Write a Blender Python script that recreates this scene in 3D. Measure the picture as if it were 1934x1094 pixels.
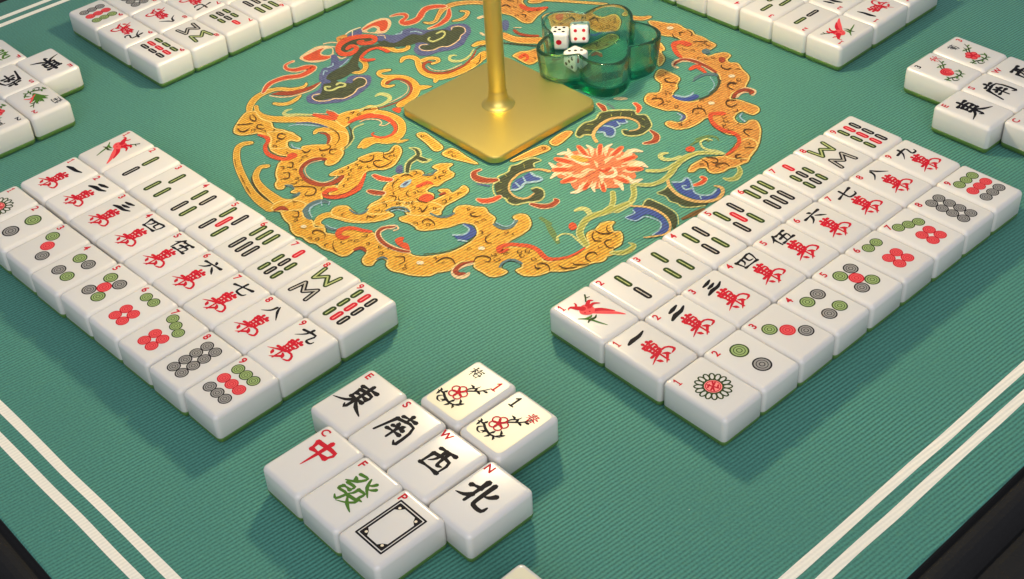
import bpy, bmesh, math, random
from mathutils import Vector, Matrix

for o in list(bpy.data.objects):
    bpy.data.objects.remove(o)
SC = bpy.context.scene
COL = SC.collection
MM = 0.001
random.seed(11)

# ------------------------------------------------------------------ camera
cd = bpy.data.cameras.new("camera")
cam = bpy.data.objects.new("camera", cd)
COL.objects.link(cam)
cr = Vector((0.6789513, 0.7325855, -0.0484111))
cdn = Vector((0.4371403, -0.4563514, -0.7750173))
cf = Vector((-0.5898589, 0.5050365, -0.6300830))
cm = Matrix((cr, -cdn, -cf)).transposed().to_4x4()
cm.translation = Vector((0.616263, -0.517363, 0.495797))
cam.matrix_world = cm
cd.sensor_fit = 'HORIZONTAL'
cd.sensor_width = 36.0
cd.lens = 36.0 * 2582.78 / 1934.0
cd.clip_start = 0.02
cd.clip_end = 50.0
SC.camera = cam

# ------------------------------------------------------------------ room light (soft, slightly cool ambience of the room)
wd = bpy.data.worlds.new("World")
SC.world = wd
wd.use_nodes = True
bg = wd.node_tree.nodes['Background']
bg.inputs['Color'].default_value = (0.86, 0.92, 1.0, 1)
bg.inputs['Strength'].default_value = 0.345
SC.view_settings.view_transform = 'Standard'
SC.view_settings.look = 'None'
SC.view_settings.exposure = 0.0
SC.view_settings.gamma = 1.0
SC.view_settings.use_curve_mapping = False
SC.render.engine = 'CYCLES'

# broad soft area lamp added behind the camera, source unseen, lifts the near tile sides
rl = bpy.data.lights.new('room_light', 'AREA')
rl.shape = 'RECTANGLE'
rl.size, rl.size_y = 3.2, 1.6
rl.energy = 42
rl.color = (1.0, 0.95, 0.98)
ro = bpy.data.objects.new('room_light', rl)
COL.objects.link(ro)
ro.location = (1.75, -1.55, 1.55)
ro.rotation_euler = (Vector((0, 0, 0.02)) - ro.location).to_track_quat('-Z', 'Y').to_euler()

# the small lamp on top of the brass pole gives the radial shadows
LAMP_POS = Vector((4 * MM, 5 * MM, 268 * MM))

# ------------------------------------------------------------------ helpers
def srgb(r, g, b):
    f = lambda c: (c / 255 / 12.92) if c / 255 <= 0.04045 else ((c / 255 + 0.055) / 1.055) ** 2.4
    return (f(r), f(g), f(b), 1.0)

def tag(o, label, cat, group=None):
    o['label'] = label
    o['category'] = cat
    if group:
        o['group'] = group
    return o

def empty(name, loc=(0, 0, 0), rz=0.0):
    o = bpy.data.objects.new(name, None)
    o.empty_display_size = 0.01
    o.location = loc
    o.rotation_euler = (0, 0, rz)
    COL.objects.link(o)
    return o

def link(name, me, parent=None, loc=(0, 0, 0), rz=0.0):
    o = bpy.data.objects.new(name, me)
    COL.objects.link(o)
    if parent:
        o.parent = parent
    o.location = loc
    o.rotation_euler = (0, 0, rz)
    return o

def mesh(name, verts, faces, mats, midx=None, smooth=False):
    me = bpy.data.meshes.new(name)
    me.from_pydata([tuple(v) for v in verts], [], faces)
    for m in mats:
        me.materials.append(m)
    if midx:
        me.polygons.foreach_set('material_index', midx)
    if smooth:
        me.polygons.foreach_set('use_smooth', [True] * len(me.polygons))
    me.update()
    return me

def nt(name):
    m = bpy.data.materials.new(name)
    m.use_nodes = True
    t = m.node_tree
    return m, t, t.nodes['Principled BSDF'], t.nodes['Material Output']

def plain(name, col, rough=0.4, metal=0.0, spec=0.5, bump=0.0, bscale=900, var=0.0):
    m, t, b, out = nt(name)
    b.inputs['Base Color'].default_value = col
    b.inputs['Roughness'].default_value = rough
    b.inputs['Metallic'].default_value = metal
    b.inputs['Specular IOR Level'].default_value = spec
    if bump or var:
        tc = t.nodes.new('ShaderNodeTexCoord')
        n = t.nodes.new('ShaderNodeTexNoise')
        n.inputs['Scale'].default_value = bscale
        n.inputs['Detail'].default_value = 4
        t.links.new(tc.outputs['Object'], n.inputs['Vector'])
        if bump:
            bp = t.nodes.new('ShaderNodeBump')
            bp.inputs['Strength'].default_value = bump
            bp.inputs['Distance'].default_value = 0.0003
            t.links.new(n.outputs['Fac'], bp.inputs['Height'])
            t.links.new(bp.outputs['Normal'], b.inputs['Normal'])
        if var:
            mr = t.nodes.new('ShaderNodeMapRange')
            mr.inputs['To Min'].default_value = 1 - var
            mr.inputs['To Max'].default_value = 1 + var
            t.links.new(n.outputs['Fac'], mr.inputs['Value'])
            mx = t.nodes.new('ShaderNodeMix')
            mx.data_type = 'RGBA'
            mx.blend_type = 'MULTIPLY'
            mx.inputs['Factor'].default_value = 1
            mx.inputs['A'].default_value = col
            t.links.new(mr.outputs['Result'], mx.inputs['B'])
            t.links.new(mx.outputs['Result'], b.inputs['Base Color'])
    return m

# ribbed cloth: every ink of the mat shares one weave
def fabric(name, col, rough=0.75, ribs=1.0, speck=None):
    m, t, b, out = nt(name)
    tc = t.nodes.new('ShaderNodeTexCoord')
    mp = t.nodes.new('ShaderNodeMapping')
    mp.inputs['Rotation'].default_value = (0, 0, math.radians(4.0))
    t.links.new(tc.outputs['Object'], mp.inputs['Vector'])
    w = t.nodes.new('ShaderNodeTexWave')
    w.wave_type = 'BANDS'
    w.bands_direction = 'X'
    w.inputs['Scale'].default_value = 2 * math.pi / (20 * 0.0022)
    w.inputs['Distortion'].default_value = 1.6
    w.inputs['Detail'].default_value = 1.0
    w.inputs['Detail Scale'].default_value = 0.35
    t.links.new(mp.outputs['Vector'], w.inputs['Vector'])
    # fine thread crossing the ribs, and soft blotches
    n = t.nodes.new('ShaderNodeTexNoise')
    n.inputs['Scale'].default_value = 800
    n.inputs['Detail'].default_value = 3
    t.links.new(mp.outputs['Vector'], n.inputs['Vector'])
    n2 = t.nodes.new('ShaderNodeTexNoise')
    n2.inputs['Scale'].default_value = 9
    n2.inputs['Detail'].default_value = 3
    t.links.new(mp.outputs['Vector'], n2.inputs['Vector'])
    def math_(op, a, c):
        q = t.nodes.new('ShaderNodeMath')
        q.operation = op
        for i, v in enumerate((a, c)):
            if isinstance(v, (int, float)):
                q.inputs[i].default_value = v
            else:
                t.links.new(v, q.inputs[i])
        return q.outputs[0]
    # rib contrast waxes and wanes across the cloth
    amp = t.nodes.new('ShaderNodeMapRange')
    amp.inputs['From Min'].default_value = 0.3
    amp.inputs['From Max'].default_value = 0.7
    amp.inputs['To Min'].default_value = 0.22 * ribs
    amp.inputs['To Max'].default_value = 0.85 * ribs
    t.links.new(n2.outputs['Fac'], amp.inputs['Value'])
    rib = math_('MULTIPLY', math_('SUBTRACT', w.outputs['Fac'], 0.5), amp.outputs['Result'])
    gr = math_('MULTIPLY', math_('SUBTRACT', n.outputs['Fac'], 0.5), 0.85 if ribs > .5 else 0.15)
    bl = math_('MULTIPLY', math_('SUBTRACT', n2.outputs['Fac'], 0.5), 0.14)
    fac = math_('ADD', math_('ADD', math_('ADD', 1.0, rib), gr), bl)
    mx = t.nodes.new('ShaderNodeMix')
    mx.data_type = 'RGBA'
    mx.blend_type = 'MULTIPLY'
    mx.inputs['Factor'].default_value = 1
    mx.inputs['A'].default_value = col
    t.links.new(fac, mx.inputs['B'])
    t.links.new(mx.outputs['Result'], b.inputs['Base Color'])
    if name.endswith('_g'):   # a little lint on the green cloth
        vo = t.nodes.new('ShaderNodeTexVoronoi')
        vo.inputs['Scale'].default_value = 75
        t.links.new(mp.outputs['Vector'], vo.inputs['Vector'])
        sp = t.nodes.new('ShaderNodeSeparateColor')
        t.links.new(vo.outputs['Color'], sp.inputs[0])
        lint = math_('MULTIPLY', math_('LESS_THAN', vo.outputs['Distance'], math_('MULTIPLY', sp.outputs[1], 0.045)), math_('GREATER_THAN', sp.outputs[0], 0.72))
        ml = t.nodes.new('ShaderNodeMix')
        ml.data_type = 'RGBA'
        t.links.new(math_('MULTIPLY', lint, 0.6), ml.inputs['Factor'])
        t.links.new(mx.outputs['Result'], ml.inputs['A'])
        ml.inputs['B'].default_value = (0.34, 0.50, 0.44, 1)
        t.links.new(ml.outputs['Result'], b.inputs['Base Color'])
    if speck:   # uneven dye: a second tone in small flecks
        n3 = t.nodes.new('ShaderNodeTexNoise')
        n3.inputs['Scale'].default_value = 420
        n3.inputs['Detail'].default_value = 3
        t.links.new(mp.outputs['Vector'], n3.inputs['Vector'])
        mr3 = t.nodes.new('ShaderNodeMapRange')
        mr3.inputs['From Min'].default_value = 0.46
        mr3.inputs['From Max'].default_value = 0.72
        t.links.new(n3.outputs['Fac'], mr3.inputs['Value'])
        m3 = t.nodes.new('ShaderNodeMix')
        m3.data_type = 'RGBA'
        m3.inputs['A'].default_value = col
        m3.inputs['B'].default_value = speck
        t.links.new(mr3.outputs['Result'], m3.inputs['Factor'])
        t.links.new(m3.outputs['Result'], mx.inputs['A'])
    hgt = math_('ADD', w.outputs['Fac'], math_('MULTIPLY', n.outputs['Fac'], 0.5))
    bp = t.nodes.new('ShaderNodeBump')
    bp.inputs['Strength'].default_value = 0.5 * ribs
    bp.inputs['Distance'].default_value = 0.00022
    t.links.new(hgt, bp.inputs['Height'])
    t.links.new(bp.outputs['Normal'], b.inputs['Normal'])
    b.inputs['Roughness'].default_value = rough
    b.inputs['Specular IOR Level'].default_value = 0.25
    b.inputs['Sheen Weight'].default_value = 0.12
    return m

# ------------------------------------------------------------------ stroke / outline geometry (flat print)
def catmull(pts, closed=False, seg=5, vals=None):
    n = len(pts)
    if n < 3 and not closed:
        if vals is None:
            return [Vector(p) for p in pts], None
        return [Vector(p) for p in pts], list(vals)
    out, vo = [], []
    rng = n if closed else n - 1
    for i in range(rng):
        g = lambda j: pts[j % n] if closed else pts[max(0, min(n - 1, j))]
        gv = (lambda j: vals[j % n] if closed else vals[max(0, min(n - 1, j))]) if vals else None
        p0, p1, p2, p3 = (Vector(g(i + k)) for k in (-1, 0, 1, 2))
        for s in range(seg):
            t = s / seg
            t2, t3 = t * t, t * t * t
            out.append(0.5 * ((2 * p1) + (p2 - p0) * t + (2 * p0 - 5 * p1 + 4 * p2 - p3) * t2 + (3 * p1 - p0 - 3 * p2 + p3) * t3))
            if vals:
                vo.append(gv(i) * (1 - t) + gv(i + 1) * t)
    if not closed:
        out.append(Vector(pts[-1]))
        if vals:
            vo.append(vals[-1])
    return out, (vo if vals else None)

class Sheet:
    """collects flat pieces of print; one mesh, several inks"""
    def __init__(self):
        self.v, self.f, self.m, self.mats = [], [], [], []
    def mi(self, mat):
        if mat not in self.mats:
            self.mats.append(mat)
        return self.mats.index(mat)
    def strip(self, pts, ws, z, mat, seg=5, cap=3, closed=False):
        c, w = catmull(pts, closed, seg, ws)
        n = len(c)
        k = self.mi(mat)
        base = len(self.v)
        tang = []
        for i in range(n):
            a = c[(i - 1) % n] if closed else c[max(0, i - 1)]
            b = c[(i + 1) % n] if closed else c[min(n - 1, i + 1)]
            d = (b - a)
            d = d.normalized() if d.length > 1e-9 else Vector((1, 0))
            tang.append(d)
            nn = Vector((-d.y, d.x)) * (w[i] / 2)
            self.v.append((c[i].x + nn.x, c[i].y + nn.y, z))
            self.v.append((c[i].x - nn.x, c[i].y - nn.y, z))
        for i in range(n if closed else n - 1):
            j = (i + 1) % n
            self.f.append((base + 2 * i + 1, base + 2 * j + 1, base + 2 * j, base + 2 * i))
            self.m.append(k)
        if cap and not closed:
            for e, sgn in ((0, -1), (n - 1, 1)):
                r = w[e] / 2
                d = tang[e] * sgn
                nn = Vector((-d.y, d.x))
                ids = []
                for s in range(cap + 2):
                    a = -math.pi / 2 + math.pi * s / (cap + 1)
                    q = c[e] + d * (math.cos(a) * r) + nn * (math.sin(a) * r)
                    ids.append(len(self.v))
                    self.v.append((q.x, q.y, z))
                self.f.append(tuple(ids))
                self.m.append(k)
    def poly(self, pts, z, mat, seg=4, smooth=True):
        c = catmull(pts, True, seg)[0] if smooth else [Vector(p) for p in pts]
        area = sum(c[i].x * c[(i + 1) % len(c)].y - c[(i + 1) % len(c)].x * c[i].y for i in range(len(c)))
        if area < 0:
            c = c[::-1]
        base = len(self.v)
        self.v += [(p.x, p.y, z) for p in c]
        from mathutils.geometry import tessellate_polygon
        for tri in tessellate_polygon([[Vector((p.x, p.y, 0)) for p in c]]):
            a, b2, d = tri
            ar = (c[b2].x - c[a].x) * (c[d].y - c[a].y) - (c[d].x - c[a].x) * (c[b2].y - c[a].y)
            self.f.append((base + a, base + b2, base + d) if ar > 0 else (base + a, base + d, base + b2))
            self.m.append(self.mi(mat))
    def disc(self, cx, cy, r, z, mat, n=20, ry=None):
        ry = ry or r
        base = len(self.v)
        self.v += [(cx + r * math.cos(2 * math.pi * i / n), cy + ry * math.sin(2 * math.pi * i / n), z) for i in range(n)]
        self.f.append(tuple(range(base, base + n)))
        self.m.append(self.mi(mat))
    def build(self, name):
        return mesh(name, self.v, self.f, self.mats, self.m)

# ------------------------------------------------------------------ table
cloth_black = plain('black_table_cloth', (0.010, 0.010, 0.011, 1), 0.8, 0, 0.3, 0.6, 700, 0.25)
def sweep_square(profile, cx, cy):
    """profile: list of (half size, z); a square, mitred tray"""
    v, f = [], []
    for r, z in profile:
        for sx, sy in ((-1, -1), (1, -1), (1, 1), (-1, 1)):
            v.append(((cx + sx * r) * MM, (cy + sy * r) * MM, z * MM))
    for i in range(len(profile) - 1):
        for k in range(4):
            a, b = i * 4 + k, i * 4 + (k + 1) % 4
            f.append((a, b, b + 4, a + 4))
    f.append((3, 2, 1, 0)[::-1])
    return v, f
prof = [(380, -3.6), (424.5, -3.6), (426, -3.0), (428, -1.2), (431, -0.6), (434, -1.2), (436.5, -3.4), (438.5, -6.5), (440, -8.8), (441.5, -9.0), (443.5, -7.2),
        (447, -5.6), (455, -5.0), (480, -5.4), (560, -7.0), (640, -12.0)]
v, f = sweep_square(prof, 7.5, 8)
table = link('table', mesh('table', v, f, [cloth_black], smooth=False))
table['kind'] = 'structure'
bv = table.modifiers.new('soft', 'SUBSURF')
bv.subdivision_type = 'SIMPLE'
bv.levels = bv.render_levels = 1

# ------------------------------------------------------------------ mat
INK = {
    'G': (0.063, 0.232, 0.183, 1), 'Y': srgb(226, 176, 66), 'YL': srgb(232, 202, 118), 'OR': srgb(220, 158, 76), 'BO': srgb(88, 96, 42),
    'BR': srgb(118, 74, 24), 'BR2': srgb(122, 92, 52), 'R': srgb(220, 86, 48), 'R2': srgb(232, 130, 84), 'DR': srgb(164, 70, 40),
    'CR': srgb(240, 210, 166), 'CW': srgb(246, 232, 198), 'PG': srgb(202, 208, 138), 'DG': srgb(78, 90, 62), 'BL': srgb(62, 84, 158),
    'LB': srgb(150, 184, 204), 'PU': srgb(90, 98, 146), 'SL': srgb(92, 124, 134), 'OL': srgb(172, 174, 88), 'FO': srgb(108, 140, 84),
    'PK': srgb(234, 138, 94), 'YB': srgb(222, 184, 118), 'YD': srgb(226, 178, 72), 'WH': srgb(246, 240, 224),
}
INK = {k: (c if k in ('G', 'WH') else tuple(q * (0.74 if k in ('Y', 'OR') else 0.40 if k == 'BR' else 0.58 if k in ('BO', 'DG') else 0.80 if k in ('BL', 'PU', 'YL', 'LB') else 0.70) for q in c[:3]) + (1,)) for k, c in INK.items()}
FAB = {k: fabric('mat_ink_' + k.lower(), c, 0.75, 0.25 if k == 'WH' else 1.0, {'Y': srgb(186, 122, 32), 'OR': srgb(172, 104, 40), 'DG': srgb(48, 52, 34), 'PU': srgb(58, 66, 116), 'PK': srgb(200, 96, 62)}.get(k)) for k, c in INK.items()}
FAB_G = FAB['G']
mat = empty('game_mat')
tag(mat, 'green ribbed game mat with dragon medallion and double white border lines', 'mat')
ME = [(-416, -414), (431, -414), (431, 432), (-416, 432)]
v, f = [], []
top = []
N = 1
for i, (x, y) in enumerate(ME):
    v.append((x * MM, y * MM, -0.0035))
for i, (x, y) in enumerate(ME):
    v.append((x * MM, y * MM, -0.0006))
for i, (x, y) in enumerate(ME):
    sx, sy = (1 if x > 0 else -1), (1 if y > 0 else -1)
    v.append(((x - sx * 0.8) * MM, (y - sy * 0.8) * MM, 0.0))
for L0 in (0, 4):
    for k in range(4):
        a, b = L0 + k, L0 + (k + 1) % 4
        f.append((a, b, b + 4, a + 4))
f.append((8, 9, 10, 11))
edge_black = plain('mat_rubber_edge', (0.012, 0.012, 0.012, 1), 0.8)
me = mesh('mat_cloth', v, f, [FAB_G, edge_black], [1] * 4 + [0] * 5)
link('cloth', me, mat)

# border lines: (fixed coordinate, along x or y)
def border(name, p0, p1, w):
    s = Sheet()
    p0, p1 = Vector(p0), Vector(p1)
    n = 26
    d = (p1 - p0).normalized()
    nn = Vector((-d.y, d.x))
    pts = [(p0.lerp(p1, i / n) + nn * (random.uniform(-.22, .22) if 0 < i < n else 0)) * MM for i in range(n + 1)]
    s.strip(pts, [(w + random.uniform(-.3, .3)) * MM for i in range(n + 1)], 0.00004 + 0.000002 * len(mat.children), FAB['WH'], cap=0)
    link(name, s.build(name), mat)
for (a, b, w) in (
    ((-377, -386.7), (393.6, -368.6), 5.2), ((-388, -398.2), (405.2, -380.4), 5.2),
    ((393.6, -371), (393.6, 395), 5.4), ((405.2, -383), (405.2, 407), 5.4),
    ((-379, -389), (-379, 395), 5.2), ((-390.5, -400), (-390.5, 407), 5.2),
    ((-379, 394), (394, 394), 5.2), ((-390.5, 405.5), (405.2, 405.5), 5.2)):
    border('border_line', a, b, w)

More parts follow.
